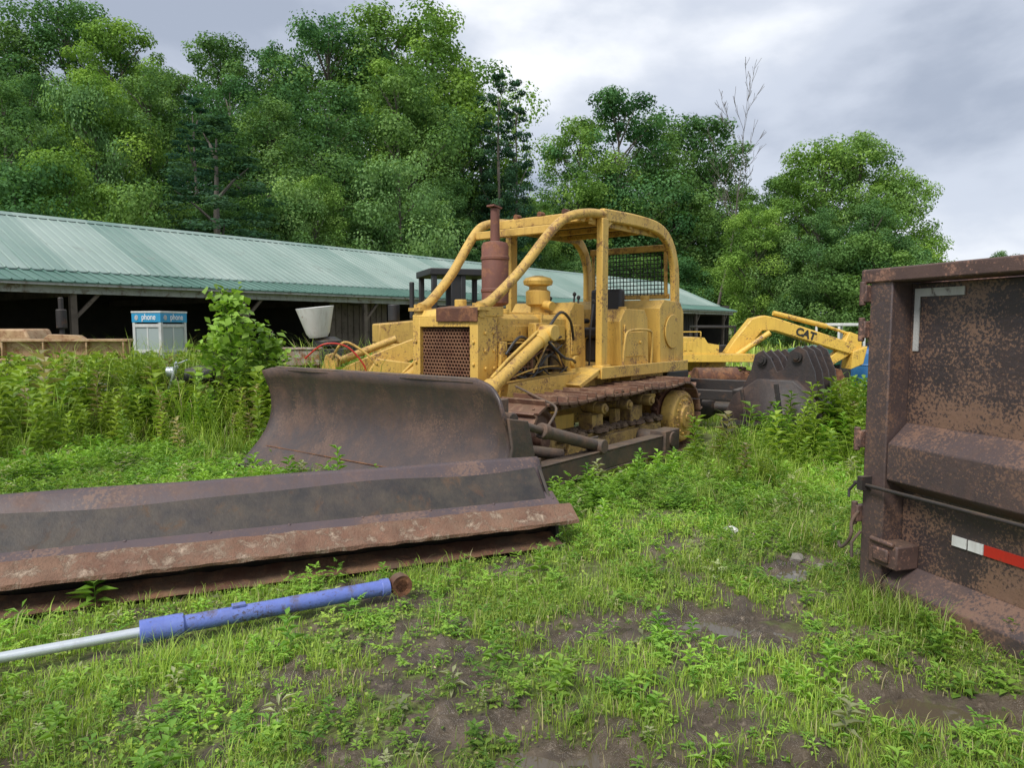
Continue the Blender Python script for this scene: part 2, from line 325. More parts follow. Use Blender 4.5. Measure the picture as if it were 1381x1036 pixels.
b.box(.14,.34,-1.7,1.7,.18,.42); b.box(.14,.28,-1.6,1.5,.84,1.0); b.beam((-.02,-1.45,1.18),(-.02,1.7,1.18),.07,.05)
for y in(-1.5,-1.0,-.55,.55,1.0,1.5): b.prism([(.10,.45),(.3,.25),(.24,.95),(.06,1.1),(.10,.8)],y-.02,y+.02)
b.prism([(-.50,.0),(.25,.1),(.3,.5),(.2,.82),(-.09,.87),(-.03,.6),(-.12,.3)],-1.895,-1.865)
b.prism([(-.42,.03),(.25,.1),(.3,.5),(.2,.9),(.02,1.1),(.05,.7),(-.05,.4)],1.84,1.87)
C(b,"backing_frame",ARM,bl)
for s,nm in((-1,"push_arm"),(1,"push_arm.001")):
    b=MB(); b.beam((.15,s*1.72,.22),(3.45,s*1.66,.19),.15,.20); b.box(3.2,3.6,s*1.66-.12,s*1.66+.1,.08,.36); b.cyl((3.4,s*1.3,.24),(3.4,s*1.80,.24),.10)
    b.beam((.15,s*1.72,.24),(.5,s*1.72,.26),.22,.34)
    b.beam((.4,s*1.72,.328),(3.2,s*1.665,.302),.17,.02); b.beam((.4,s*1.72,.108),(3.2,s*1.665,.082),.17,.02)
    P(b,nm,ARM)
    b=MB(); b.cyl((.2,s*1.62,.80),(.9,s*1.66,.60),.04); b.cyl((.75,s*1.65,.64),(1.75,s*1.70,.36),.065); b.cyl((.72,s*1.65,.65),(.82,s*1.653,.622),.08); b.cyl((1.7,s*1.6,.37),(1.7,s*1.8,.37),.08); b.cyl((.2,s*1.52,.80),(.2,s*1.72,.80),.08); b.box(1.6,1.85,s*1.62-.01,s*1.62+.01,.25,.46)
    b.cyl((.15,s*.95,.55),(1.25,s*1.55,.32),.06)
    b.tube(arc([(.9,s*1.62,.68),(1.2,s*1.5,.82),(1.3,s*1.2,.9),(1.4,s*.8,1.0)]),.014)
    P(b,"tilt_brace" if s<0 else "tilt_brace.001",ARM)
    b=MB(); p0=Vector((.2,s*.72,.52)); p1=Vector((2.15,s*.70,1.60)); d=(p1-p0)
    b.cyl(p0+d*.42,p1,.085); b.cyl(p0+d*.40,p0+d*.46,.105); b.cyl(p0+d*.9,p0+d*.96,.1); b.cyl(p1+Vector((0,-.12,0)),p1+Vector((0,.12,0)),.10); b.tube([p0+d*.45+Vector((0,0,.1)),p0+d*.6+Vector((0,0,.13)),p0+d*.9+Vector((0,0,.13))],.018)
    b.box(2.02,2.28,min(s*.5,s*.62),max(s*.5,s*.62),1.45,1.72)
    lc=P(b,"lift_cylinder" if s<0 else "lift_cylinder.001",YEL)
    b=MB(); b.cyl(p0,p0+d*.43,.042); b.cyl(p0+Vector((0,-.08,0)),p0+Vector((0,.08,0)),.075); b.obj("piston_rod",CHROME,lc,(0,0,0),.0)
SX,SZ,SR=4.62,.38,.49
def trackpath():
    c1=(1.3,.42);r1=.42;c2=(SX,SZ);r2=SR
    L=[]
    for i in range(19): t=R(90+180*i/18); L.append((c1[0]+r1*math.cos(t),c1[1]+r1*math.sin(t)))
    for i in range(1,20): f=i/20; L.append((c1[0]+(c2[0]-c1[0])*f,(c1[1]-r1)*(1-f)+(c2[1]-r2)*f))
    for i in range(19): t=R(-90+180*i/18); L.append((c2[0]+r2*math.cos(t),c2[1]+r2*math.sin(t)))
    for i in range(1,20): f=i/20; x=c2[0]+(c1[0]-c2[0])*f; L.append((x,.87-.03*f-.03*abs(math.sin(f*math.pi*3))))
    return L
TP=trackpath()
def resample(L,step):
    L=L+[L[0]]; out=[]
    tot=sum(math.dist(L[i],L[i+1]) for i in range(len(L)-1)); n=round(tot/step); step=tot/n; nxt=0;s=0
    for i in range(len(L)-1):
        d=math.dist(L[i],L[i+1])
        while nxt<=s+d+1e-9 and len(out)<n:
            f=(nxt-s)/d if d else 0; out.append(((L[i][0]+(L[i+1][0]-L[i][0])*f,L[i][1]+(L[i+1][1]-L[i][1])*f),math.atan2(L[i+1][1]-L[i][1],L[i+1][0]-L[i][0]))); nxt+=step
        s+=d
    return out
for s in(-1,1):
    yc=s*1.10; b=MB()
    for (p,a) in resample(TP,.2):
        m=Matrix.Translation((p[0],yc,p[1]))@Matrix.Rotation(-a,4,'Y')@Matrix.Rotation(random.uniform(-.04,.04),4,'Y')
        b.box(-.088,.088,-.30,.30,-.02,.012,m); b.box(-.085,-.06,-.30,.30,-.08,-.02,m); b.box(-.1,.1,-.11,-.06,.012,.085,m); b.box(-.1,.1,.06,.11,.012,.085,m)
        b.cyl(m@Vector((.0,-.14,.05)),m@Vector((.0,.14,.05)),.028,n=8)
        for yy in(-.2,.2): b.cyl(m@Vector((.03,yy,-.035)),m@Vector((.03,yy,-.02)),.016,n=6)
    tr=P(b,"track" if s<0 else "track.001",TRK,bevel=.004)
    b=MB(); b.box(1.55,4.10,yc-.13,yc+.13,.14,.36); b.prism([(1.65,.08),(1.75,.34),(4.0,.36),(4.07,.06)],yc+min(s*.16,s*.21),yc+max(s*.16,s*.21)); b.box(1.5,4.05,yc-.17,yc+.17,.34,.40)
    b.beam((1.3,yc,.42),(1.8,yc,.34),.34,.16); b.box(2.4,2.65,yc-.1,yc+.1,.36,.6); b.box(3.35,3.6,yc-.1,yc+.1,.36,.62)
    for i in range(7): b.cyl((1.9+i*.32,yc+s*.21,.22),(1.9+i*.32,yc+s*.225,.22),.022,n=6)
    tf=C(b,"track_frame",MUDY,tr)
    for i in range(5):
        x=1.85+i*.5; b=MB(); b.cyl((x,yc-.16,.11),(x,yc+.16,.11),.11); b.cyl((x,yc+s*.16,.11),(x,yc+s*.22,.11),.06); C(b,"roller",RUST,tr)
    for x in(2.5,3.1,3.7):
        b=MB(); b.cyl((x,yc-.1,.69),(x,yc+.1,.69),.075); b.cyl((x,yc+s*.1,.68),(x,yc+s*.22,.68),.068); b.cyl((x,yc+s*.22,.68),(x,yc+s*.25,.68),.04); b.box(x-.06,x+.06,yc-.05,yc+.05,.36,.62); C(b,"carrier_roller",MUDY,tr)
    b=MB(); b.lathe([(.06,-.1),(.30,-.06),(.33,-.1),(.37,-.1),(.37,.1),(.33,.1),(.30,.06),(.06,.1)],(1.3,yc,.42),axis='y'); b.cyl((1.3,yc-.2,.42),(1.3,yc+.2,.42),.09); C(b,"idler",TRK,tr)
    b=MB(); b.lathe([(.42,-.05),(.42,.05)],(SX,yc,SZ),axis='y')
    for i in range(22):
        t=2*math.pi*i/22; m=Matrix.Translation((SX,yc,SZ))@Matrix.Rotation(t,4,'Y'); b.box(.40,.48,-.04,.04,-.025,.025,m)
    C(b,"sprocket",RUST,tr)
    b=MB(); b.lathe([(.33,s*.05),(.375,s*.08),(.375,s*.22),(.345,s*.27),(.30,s*.275),(.29,s*.265),(.17,s*.285),(.16,s*.315),(.06,s*.32),(.055,s*.335),(.01,s*.335)],(SX,yc,SZ),axis='y',n=36)
    for i in range(14):
        t=2*math.pi*i/14; q=(SX+.245*math.cos(t),SZ+.245*math.sin(t)); b.cyl((q[0],yc+s*.26,q[1]),(q[0],yc+s*.295,q[1]),.018,n=6)
    C(b,"final_drive",MUDY if s>0 else YEL2,tr)
    b=MB()
    for i in range(190):
        x=random.uniform(1.6,4.1); rr=random.uniform(.02,.07); yy=random.uniform(-.1,.22)
        b.lathe([(.01,-rr*.5),(rr,-rr*.1),(rr*.8,rr*.4),(.01,rr*.6)],(x,yc+s*yy,.40+random.uniform(0,.04)),n=7)
    for i in range(70):
        f=random.random(); x=1.3+3.1*f; rr=random.uniform(.015,.045); b.lathe([(.01,-rr*.5),(rr,-rr*.1),(rr*.8,rr*.3),(.01,rr*.4)],(x,yc+random.uniform(-.25,.25),.865),n=6)
    C(b,"caked_mud",MUDM,tr,bevel=0,kind="stuff")
b=MB(); b.box(1.1,5.3,-.52,.52,.38,.98); b.box(4.0,5.5,-.60,.60,.4,1.08); b.prism([(1.3,.75),(1.35,1.02),(3.2,1.10),(3.2,.75)],-.74,-.5); b.prism([(1.3,.75),(1.35,1.02),(3.2,1.10),(3.2,.75)],.5,.74)
b.box(1.9,2.3,-1.0,1.0,.45,.62); b.cyl((SX,-1.0,SZ),(SX,1.0,SZ),.2); b.box(4.1,5.1,-.78,.78,.9,1.06)
for i in range(6): b.cyl((1.6+i*.28,-.745,.93),(1.6+i*.28,-.735,.93),.02,n=6)
P(b,"hull",YEL)
HU=.07
b=MB(); x0,x1=1.07,1.42
b.box(x0,x1,-.52,-.40,.62,1.72+HU); b.box(x0,x1,.40,.52,.62,1.72+HU); b.box(x0,x1,-.40,.40,1.60+HU,1.72+HU); b.box(x0,x1,-.40,.40,.62,.88); b.prism([(x0,1.72+HU),(x0+.05,1.80+HU),(x1+.1,1.84+HU),(x1+.1,1.72+HU)],-.53,.53)
for y in(-.46,.46):
    for z in(.75,1.0,1.25,1.5): b.cyl((x0,y,z),(x0-.02,y,z),.02,n=8)
for z in(.8,1.0,1.2,1.4,1.6): b.cyl((1.2,-.52,z),(1.2,-.54,z),.022,n=6); b.cyl((1.35,-.52,z),(1.35,-.54,z),.022,n=6)
b.cyl((1.25,-.1,1.82+HU),(1.25,-.1,1.92+HU),.07); b.box(1.43,1.55,-.56,-.50,1.2,1.5)
rg=P(b,"radiator_guard",YEL,bevel=.02)
b=MB(); Rr=.027; 
for i in range(19):
    for j in range(-9,10):
        z=.90+i*Rr*1.5; y=j*Rr*1.732+(i%2)*Rr*.866
        if z>1.60+HU or abs(y)>.40: continue
        vs=[];fs=[]
        for k in range(6):
            o_=(math.cos(R(60*k+30)),math.sin(R(60*k+30)))
            for rr,xx in((Rr*1.02,x0+.05),(Rr*.74,x0+.05),(Rr*.74,x0+.075)): vs.append((xx,y+o_[0]*rr,z+o_[1]*rr))
        for k in range(6):
            a_=k*3;c_=((k+1)%6)*3; fs+=[(a_,c_,c_+1,a_+1),(a_+1,c_+1,c_+2,a_+2)]
        b.add(vs,fs)
C(b,"grille",GRILLE,rg,bevel=0)
b=MB(); b.box(x0+.12,x0+.2,-.4,.4,.88,1.6+HU); C(b,"radiator_core",DARK,rg)
b=MB(); b.prism([(x0-.012,1.66+HU),(x0-.012,1.79+HU),(x0+.2,1.815+HU),(x0+.2,1.85+HU),(x0-.03,1.82+HU),(x0-.03,1.66+HU)],-.54,.1); C(b,"nose_cap",RUST,rg,label="rusted plate over radiator top")
b=MB(); b.prism([(-.44,1.56+HU),(-.44,1.70+HU),(-.36,1.76+HU),(.36,1.76+HU),(.44,1.70+HU),(.44,1.56+HU)],1.52,2.95,ax='x')
b.box(1.42,1.62,-.46,.46,.95,1.60+HU)
b.box(1.6,2.9,-.455,-.44,1.50,1.62+HU); b.box(1.6,2.9,.44,.455,1.50,1.62+HU); b.cyl((1.8,-.3,1.76+HU),(1.8,-.3,1.82+HU),.07)
b.box(2.35,2.38,-.47,-.38,1.52,1.76+HU); b.beam((1.7,-.25,1.84),(2.8,-.25,1.84),.03,.03)
P(b,"hood",YEL)
b=MB(); b.box(1.65,2.95,-.26,.26,.95,1.45); b.box(1.7,2.85,-.20,.20,1.45,1.58)
for i in range(6): b.box(1.7+i*.2,1.85+i*.2,-.36,-.2,1.30,1.5); b.cyl((1.775+i*.2,-.37,1.4),(1.775+i*.2,-.36,1.4),.03,n=8)
b.cyl((1.7,-.36,1.42),(2.85,-.36,1.42),.05); b.cyl((2.2,-.40,1.05),(2.2,-.40,1.33),.08); b.cyl((2.45,-.40,1.05),(2.45,-.40,1.33),.08); b.cyl((2.75,-.42,1.2),(2.75,-.30,1.2),.14)
P(b,"engine",paint("oily_yellow",(.34,.22,.07),(.16,.11,.05),rust=(.06,.04,.03),amt=.7))
hr=random.Random(4)
for i in range(14):
    pts=[(1.62+hr.uniform(0,.2),-.43,hr.uniform(1.0,1.5))]
    for k in range(3): pts.append((pts[-1][0]+.35,-.44-hr.uniform(0,.1),hr.uniform(.98,1.55)))
    b=MB(); b.tube(arc(pts,5),hr.choice([.010,.014,.02]),8); P(b,"hose",hr.choice([BLACK,RUST,YEL2]),bevel=0)
for pts in ([(2.1,-.75,1.65),(2.4,-.72,1.85),(2.8,-.6,1.75),(3.0,-.52,1.5)],[(2.05,-.78,1.5),(2.35,-.8,1.3),(2.7,-.7,1.25),(3.0,-.55,1.2)],[(1.5,-.58,1.35),(1.7,-.62,1.55),(2.0,-.6,1.5),(2.1,-.62,1.65)]):
    b=MB(); b.tube(arc(pts,6),.018,8); P(b,"hose",BLACK,bevel=0)
b=MB()
for i in range(9): b.beam((1.64+i*.06,-.47,1.0),(1.64+i*.06,-.47,1.36),.012,.012)
for i in range(7): b.beam((1.62,-.47,1.0+i*.06),(2.14,-.47,1.0+i*.06),.012,.012)
b.box(1.6,1.63,-.48,-.46,.97,1.4); b.box(2.13,2.16,-.48,-.46,.97,1.4)
P(b,"side_screen",GRILLE,bevel=0)
b=MB(); b.lathe([(.06,1.70),(.06,1.92),(.15,1.95),(.17,1.97),(.17,2.68),(.15,2.72),(.06,2.74),(.055,3.14)],(2.0,0,0)); b.beam((1.91,0,3.17),(2.07,0,3.15),.12,.02); b.lathe([(.17,2.1),(.18,2.11),(.18,2.14),(.17,2.15)],(2.0,0,0)); b.lathe([(.17,2.5),(.18,2.51),(.18,2.54),(.17,2.55)],(2.0,0,0))
P(b,"exhaust_stack",paint("exhaust_rust",(.19,.075,.055),(.12,.05,.04),rust=(.22,.10,.06),amt=.5,rough=.7),bevel=0,label="rust red muffler and exhaust pipe")
b=MB(); b.lathe([(.10,1.76),(.10,1.9),(.16,1.93),(.165,2.1),(.12,2.13),(.12,2.17),(.19,2.19),(.2,2.24),(.17,2.28),(.06,2.31)],(2.8,-.08,.04)); b.cyl((2.8,-.08,1.99),(2.75,-.35,1.94),.06)
P(b,"air_precleaner",YEL,bevel=0)
b=MB(); b.prism([(2.93,.98),(2.93,1.85),(3.05,2.0),(3.28,1.97),(3.35,.98)],-.5,.5); b.box(3.0,5.6,-.94,.94,1.06,1.13); b.box(2.95,3.3,-.94,-.5,1.0,1.12); b.box(3.0,5.6,-.965,-.94,.99,1.15);b.box(3.0,5.6,.94,.965,.99,1.15)
b.prism([(2.5,.95),(3.0,1.13),(3.0,1.06),(2.55,.9)],-.94,-.55); b.box(2.96,3.2,-.52,-.5,1.3,1.7); b.cyl((3.05,-.55,1.2),(3.05,-.50,1.2),.09)
P(b,"floor_platform",YEL)
for s in(-1,1):
    b=MB(); b.prism([(3.75,1.13),(3.70,1.75),(3.85,1.92),(4.4,1.92),(4.5,1.80),(4.55,1.13)],min(s*.82,s*.45),max(s*.82,s*.45)); b.box(3.85,4.35,min(s*.82,s*.835),max(s*.82,s*.835),1.25,1.6); b.cyl((4.15,s*.6,1.92),(4.15,s*.6,1.96),.06)
    b.cyl((4.25,s*.835,1.45),(4.25,s*.86,1.45),.02); b.box(3.8,3.84,min(s*.82,s*.84),max(s*.82,s*.84),1.2,1.7)
    P(b,"side_console",YEL,bevel=.03)
b=MB(); b.prism([(4.85,1.13),(4.80,1.95),(4.95,2.08),(5.5,2.05),(5.62,1.9),(5.65,1.13)],-.86,.86); b.lathe([(.26,-.885),(.26,-.87),(.22,-.86)],(5.22,0,1.6),axis='y',n=30); b.cyl((5.2,-.4,2.06),(5.2,-.4,2.16),.07)
P(b,"fuel_tank",YEL,bevel=.05)
b=MB(); b.box(4.3,4.8,-.26,.26,1.5,1.66); b.box(4.66,4.82,-.27,.27,1.62,2.25); b.box(4.35,4.7,-.36,-.28,1.72,1.8); b.box(4.35,4.7,.28,.36,1.72,1.8); b.box(4.4,4.75,-.2,.2,1.13,1.5)
P(b,"seat",BLACK,bevel=.05)
for (x,y,h) in((3.35,-.3,2.05),(3.4,-.2,2.1),(3.38,.2,2.05),(3.55,-.42,2.0),(3.6,.4,2.0)):
    b=MB(); b.tube([(x,y,1.1),(x+.02,y,1.6),(x+.1,y,h)],.014); b.lathe([(.005,h-.01),(.028,h+.015),(.028,h+.04),(.005,h+.06)],(x+.1,y,0),n=10)
    P(b,"control_lever",BLACK,bevel=0)
b=MB(); b.tube(arc([(3.6,-.93,1.13),(3.62,-.95,1.5),(3.75,-.95,1.62),(4.3,-.95,1.62),(4.4,-.95,1.5),(4.42,-.93,1.13)],5),.016); P(b,"grab_rail",YEL2,bevel=0)
b=MB(); b.box(5.4,6.2,-.7,.7,.35,.95); b.box(6.1,6.3,-.95,.95,.3,.6); b.prism([(5.6,.95),(5.7,1.25),(6.0,1.2),(6.2,.95)],-.35,-.28); b.prism([(5.6,.95),(5.7,1.25),(6.0,1.2),(6.2,.95)],.28,.35)
P(b,"rear_hitch",DARK)
b=MB()
b.box(2.98,5.2,-.72,.72,3.14,3.17)
for x in(3.05,3.5,4.1,4.7): b.beam((x,-.75,3.09),(x,.75,3.09),.07,.09)
for s in(-1,1): b.beam((3.05,s*.70,3.08),(5.0,s*.70,3.08),.02,.14)
b.beam((2.35,-.66,2.88),(2.35,.66,2.88),.08,.10); b.beam((2.9,-.72,3.08),(2.9,.72,3.08),.1,.12)
b.beam((5.43,-.7,2.15),(5.43,.7,2.15),.06,.08); b.beam((5.35,-.7,2.9),(5.35,.7,2.9),.06,.1)
for s in(-1,1): b.beam((5.40,s*.66,2.15),(5.36,s*.66,2.9),.05,.05)
can=P(b,"canopy",YEL2,bevel=.012,label="yellow rollover canopy roof on bent posts")
for s in(-1,1):
    b=MB()
    b.tube(arc([(1.15,s*.47,1.90),(1.35,s*.5,1.98),(1.80,s*.56,2.34),(2.25,s*.64,2.80),(2.55,s*.70,3.03),(2.95,s*.74,3.13),(3.35,s*.75,3.16)]),.06,n=14); b.cyl((1.15,s*.47,1.78),(1.15,s*.47,1.94),.075)
    b.box(1.05,1.25,s*.47-.1,s*.47+.1,1.86,1.90)
    C(b,"sweep_bar",YEL2,can,bevel=0)
    b=MB(); pts=arc([(3.3,s*.75,3.15),(4.2,s*.76,3.17),(4.85,s*.77,3.13),(5.2,s*.78,2.96),(5.38,s*.79,2.65),(5.42,s*.8,2.2),(5.44,s*.82,1.13)],8)
    vs=[];fs=[]
    for i,p in enumerate(pts):
        d=(pts[min(i+1,len(pts)-1)]-pts[max(i-1,0)]).normalized(); nn_=Vector((d.z,0,-d.x)).normalized()
        for (a_,c_) in((-.045,-.085),(.045,-.085),(.045,.085),(-.045,.085)): vs.append(p+Vector((0,a_,0))+nn_*c_)
    for i in range(len(pts)-1):
        for k in range(4): fs.append((i*4+k,i*4+(k+1)%4,i*4+4+(k+1)%4,i*4+4+k))
    fs+=[(0,1,2,3),tuple(range(len(pts)*4-4,len(pts)*4))]; b.add(vs,fs)
    C(b,"rear_post",YEL,can,bevel=.02)
    b=MB(); b.beam((3.3,s*.77,1.13),(3.3,s*.77,3.1),.10,.15,up=(1,0,0)); b.box(3.2,3.42,s*.77-.08,s*.77+.08,1.12,1.16); b.prism([(3.37,2.95),(3.37,3.1),(3.6,3.1)],s*.77-.01,s*.77+.01)
    C(b,"front_post",YEL,can)
b=MB()
for i in range(22): y=-.65+i*.062; b.cyl((5.40,y,2.17),(5.36,y,2.88),.008,n=5,cap=False)
for i in range(11): z=2.2+i*.066; b.cyl((5.39,-.66,z),(5.39,.66,z),.008,n=5,cap=False)
C(b,"rear_screen",BLACK,can,bevel=0)
for y in(-.45,-.05,.35):
    b=MB(); b.cyl((2.86,y,3.17),(2.95,y,3.17),.038,n=14); b.box(2.88,2.92,y-.015,y+.015,3.1,3.17); C(b,"work_lamp",RUST,can,bevel=0)
b=MB(); b.box(3.1,5.1,-.68,.68,3.115,3.135); C(b,"roof_lining",DARK,can,bevel=0)

# ---------------------------------------------------------------- detached blade
ang=math.atan2(1.27,3.11)
br=thing("dozer_blade","detached dark steel dozer blade with crusted rusty cutting edge","blade",(-1.6,4.32,0),ang)
Lh=2.1
b=MB()
def strip(b,p,q,t,x0,x1):
    b.beam(((x0),(p[0]+q[0])/2,(p[1]+q[1])/2),((x1),(p[0]+q[0])/2,(p[1]+q[1])/2),math.dist(p,q),t,up=(0,-(q[1]-p[1]),(q[0]-p[0])))
vs=[];fs=[];K=60
for i in range(K+1):
    x=-3.0+(Lh+3.0)*i/K
    for (y,z) in [(.16,.34),(.22,.39),(.29,.48),(.36,.585),(.40,.60)]: vs.append((x,y+.004*math.sin(x*3),z-.02*(i/K)+.003*math.sin(x*5)))
for i in range(K):
    for k in range(4): fs.append((i*5+k,(i+1)*5+k,(i+1)*5+k+1,i*5+k+1))
b.add(vs,fs); b.obj("mold_board",SPARE,br,(0,0,0),0,solid=.022,sharp=60)
b=MB(); strip(b,(.03,.265),(.19,.345),.035,-3.0,Lh+.03)
for i in range(11): 
    x=-2.6+i*.47; b.cyl((x,.113,.30),(x,.105,.328),.011,n=8)
b.obj("wear_strip",SPARE,br,(0,0,0),.006)
def rough_bar(name,mat,par,x0,x1,prof,n=220,jit=.012):
    vs=[];fs=[];k=len(prof)
    for i in range(n+1):
        x=x0+(x1-x0)*i/n
        for j,(y,z) in enumerate(prof):
            vs.append((x,y+jit*(float(vn(x*9.,j*3.3,3))-.5)*2+jit*(float(vn(x*31.,j*5.1,4))-.5),z+jit*(float(vn(x*12.,j*2.7,5))-.5)*2))
    for i in range(n):
        for j in range(k): fs.append((i*k+j,(i+1)*k+j,(i+1)*k+(j+1)%k,i*k+(j+1)%k))
    fs+=[tuple(range(k)),tuple(range(n*k,(n+1)*k))]
    b=MB().add(vs,fs); return b.obj(name,mat,par,(0,0,0),0)
rough_bar("cutting_edge",CRUST,br,-3.0,Lh+.1,[(.0,.285),(.03,.297),(.06,.275),(.02,.24),(-.03,.215),(-.10,.19),(-.13,.182),(-.13,.205),(-.09,.232),(-.04,.26)],jit=.006)
b=MB(); b.prism([(-.03,.185),(.02,.24),(.36,.56),(.42,.5),(.42,.04),(.14,.03),(.08,.10)],-2.98,Lh-.05,ax='x'); b.obj("rear_box_beam",DARK,br,(0,0,0),.01)
rough_bar("lower_edge",RUST,br,-3.0,Lh-.02,[(-.06,.0),(.02,.02),(.10,.06),(.08,.085),(-.02,.055),(-.13,.03)],jit=.007)
b=MB(); b.prism([(-.02,.03),(.0,.24),(.15,.35),(.36,.565),(.43,.5),(.43,.04)],Lh-.03,Lh-.005,ax='x'); b.obj("end_plate",DARK,br,(0,0,0),.004)
# ---------------------------------------------------------------- blue cylinder
c0=Vector((-2.75,2.92,.085)); c1=Vector((-.64,4.08,.05)); L=(c1-c0).length; a_c=math.atan2(c1.y-c0.y,c1.x-c0.x)
hc=thing("hydraulic_cylinder","blue hydraulic cylinder with chrome rod lying in weeds","hydraulic cylinder",(c0.x,c0.y,.085),a_c)
b=MB(); x0=1.06; b.cyl((x0+.12,0,0),(L-.1,0,-.0),.044,n=28); b.cyl((x0-.03,0,0),(x0+.17,0,0),.058,n=28); b.cyl((L-.14,0,0),(L-.09,0,0),.050,n=28); b.box(x0+.4,x0+.47,-.02,.02,.04,.058)
b.obj("barrel",BLUE,hc,(0,0,0),.004)
b=MB(); b.cyl((-.8,0,.0),(x0,0,0),.025,n=24); b.obj("piston_rod",CHROME,hc,(0,0,0),.002)
b=MB(); b.lathe([(.035,-.03),(.062,-.035),(.066,0),(.062,.035),(.035,.03),(.035,-.03)],(L-.02,0,0),axis='y',n=24); b.obj("mounting_eye",RUST,hc,(0,0,0),0)
# ---------------------------------------------------------------- roll-off bin
bn=thing("roll_off_container","rusty dark brown steel roll-off container with ribbed side","container",(2.15,4.2,-.02),math.atan2(-.955,.295))
b=MB(); 
for f_ in (lambda p:p,lambda p:(2.45-p[0],p[1])):
    pr=[(.08,1.86),(.08,.03),(.16,.03),(.16,1.86)]; pr=[f_(p) for p in pr]; b.prism(pr,.16,5.6,ax='x')
b.box(.12,5.6,.16,2.3,.1,.16); b.box(5.5,5.6,.1,2.35,.1,1.86)
for x in (1.5,2.8,4.1,5.4): b.box(x,x+.12,-.05,.079,.1,1.87)
b.obj("container_shell",BIN,bn,(0,0,0),.006)
for PR in ([(.079,1.07),(-.055,.95),(-.055,.74),(.079,.67)],[(.079,.25),(-.055,.14),(-.055,.03),(.079,.02)]):
    b=MB(); b.prism(PR,.165,5.6,ax='x'); b.prism([(2.45-p[0],p[1]) for p in PR][::-1],.165,5.6,ax='x'); b.obj("side_rib",BINR,bn,(0,0,0),.008)
b=MB(); b.box(0,.16,-.06,.14,-.02,1.95); b.box(0,.17,2.31,2.5,-.02,1.95); b.box(.02,.1,.14,2.31,.1,1.85)
b.obj("corner_post",BINR,bn,(0,0,0),.008)
b=MB(); b.box(-.06,5.65,-.075,.16,1.87,1.95); b.box(-.06,5.65,2.3,2.52,1.87,1.95); b.box(-.06,.12,.16,2.3,1.87,1.945); b.box(5.5,5.65,.16,2.3,1.87,1.945); 
b.obj("top_rail",BINT,bn,(0,0,0),.01)
for z in(1.76,1.55,.9,.45):
    b=MB(); b.box(-.05,.0,-.09,.02,z,z+.10); b.cyl((-.035,-.08,z-.02),(-.035,-.08,z+.12),.018)
    b.obj("door_hinge",BINT,bn,(0,0,0),.006)
b=MB(); b.cyl((-.02,-.10,.69),(2.6,-.10,.72),.011); b.box(.03,.07,-.13,-.05,.66,.74); b.tube([(.0,-.1,.7),(-.04,-.12,.64),(-.03,-.13,.60)],.008)
b.obj("latch_rod",DARK,bn,(0,0,0),0)
b=MB(); b.box(.08,.29,-.08,.08,.24,.38); b.cyl((.1,-.085,.385),(.27,-.085,.385),.015); b.box(.13,.24,-.1,-.08,.27,.35); b.obj("latch_box",BINT,bn,(0,0,0),.012)
b=MB()
b.tube(arc([(.0,-.08,.52),(-.02,-.11,.45),(-.01,-.12,.38),(-.04,-.12,.32),(-.08,-.13,.28),(-.10,-.13,.31)]),.010); b.tube([(.02,-.08,.4),(-.005,-.12,.33),(.0,-.12,.24)],.009)
b.obj("latch_hook",ARM,bn,(0,0,0),0)
b=MB(); b.box(.19,.225,.070,.077,1.48,1.83); b.box(.225,.50,.070,.077,1.785,1.83); b.obj("white_paint_mark",paint("chipped_white",(.46,.46,.45),(.40,.39,.39),rust=(.06,.045,.04),amt=.38,dust=0,rough=.6,sc=5),bn,(0,0,0),0)
for i in range(7):
    x=.50+i*.42
    for q in(0,.095): b=MB(); b.box(x+q,x+q+.085,.070,.077,.445,.50); b.obj("white_reflector",WHITE,bn,(0,0,0),0)
    b=MB(); b.box(x+.185,x+.415,.071,.077,.445,.50); b.obj("red_reflector",RED,bn,(0,0,0),0)
# ---------------------------------------------------------------- excavator bucket
bk=thing("excavator_bucket","dark steel excavator bucket standing in tall weeds","bucket",(3.72,9.45,-.16),R(48),sc=(1.08,1.08,1.08))
BKM=paint("bucket_steel",(.050,.038,.038),(.033,.028,.029),rust=(.085,.05,.036),amt=.35,rough=.5,sc=2,dust=.2,bump=.3,soft=.12)
prof=[(-.72,.0),(-.60,.42),(-.40,.80),(-.2,.98),(.22,.98),(.50,.78),(.66,.42),(.72,.02)]
b=MB();vs=[];fs=[]
for i,(y,z) in enumerate(prof):
    for k in range(2): vs.append((-.5+k,y,z))
for i in range(len(prof)-1): fs.append((i*2,i*2+1,i*2+3,i*2+2))
b.add(vs,fs)
side=[(-.72,.0),(-.60,.42),(-.40,.80),(-.2,.98),(.22,.98),(.50,.78),(.66,.42),(.72,.02),(.45,.12),(.1,.35),(-.25,.30)]
for s in(-1,1): b.add([(s*.5,y,z) for y,z in side],[tuple(range(len(side)))])
b.obj("bucket_shell",BKM,bk,(0,0,0),0,solid=.03,sharp=10)
b=MB()
for x in(-.525,.525):
    b.prism([(-.74,.0),(-.62,.44),(-.5,.42),(-.58,.0)],x-.012,x+.012,ax='x'); b.beam((x,-.55,.45),(x,.6,.45),.03,.06); b.beam((x,-.12,.38),(x,-.02,.95),.03,.05); b.beam((x,.3,.3),(x,.4,.86),.03,.04)
b.obj("wear_plate",DARK,bk,(0,0,0),.004)
for x in(-.34,-.10,.12,.36):
    b=MB(); b.prism([(-.46,.72),(-.40,1.1),(-.30,1.34),(-.20,1.40),(-.10,1.32),(-.05,1.12),(.04,1.08),(.12,1.24),(.22,1.34),(.32,1.28),(.36,1.1),(.50,.78),(.2,.97),(-.2,.97)],x-.014,x+.014,ax='x')
    b.obj("mounting_ear",BKM,bk,(0,0,0),.004)
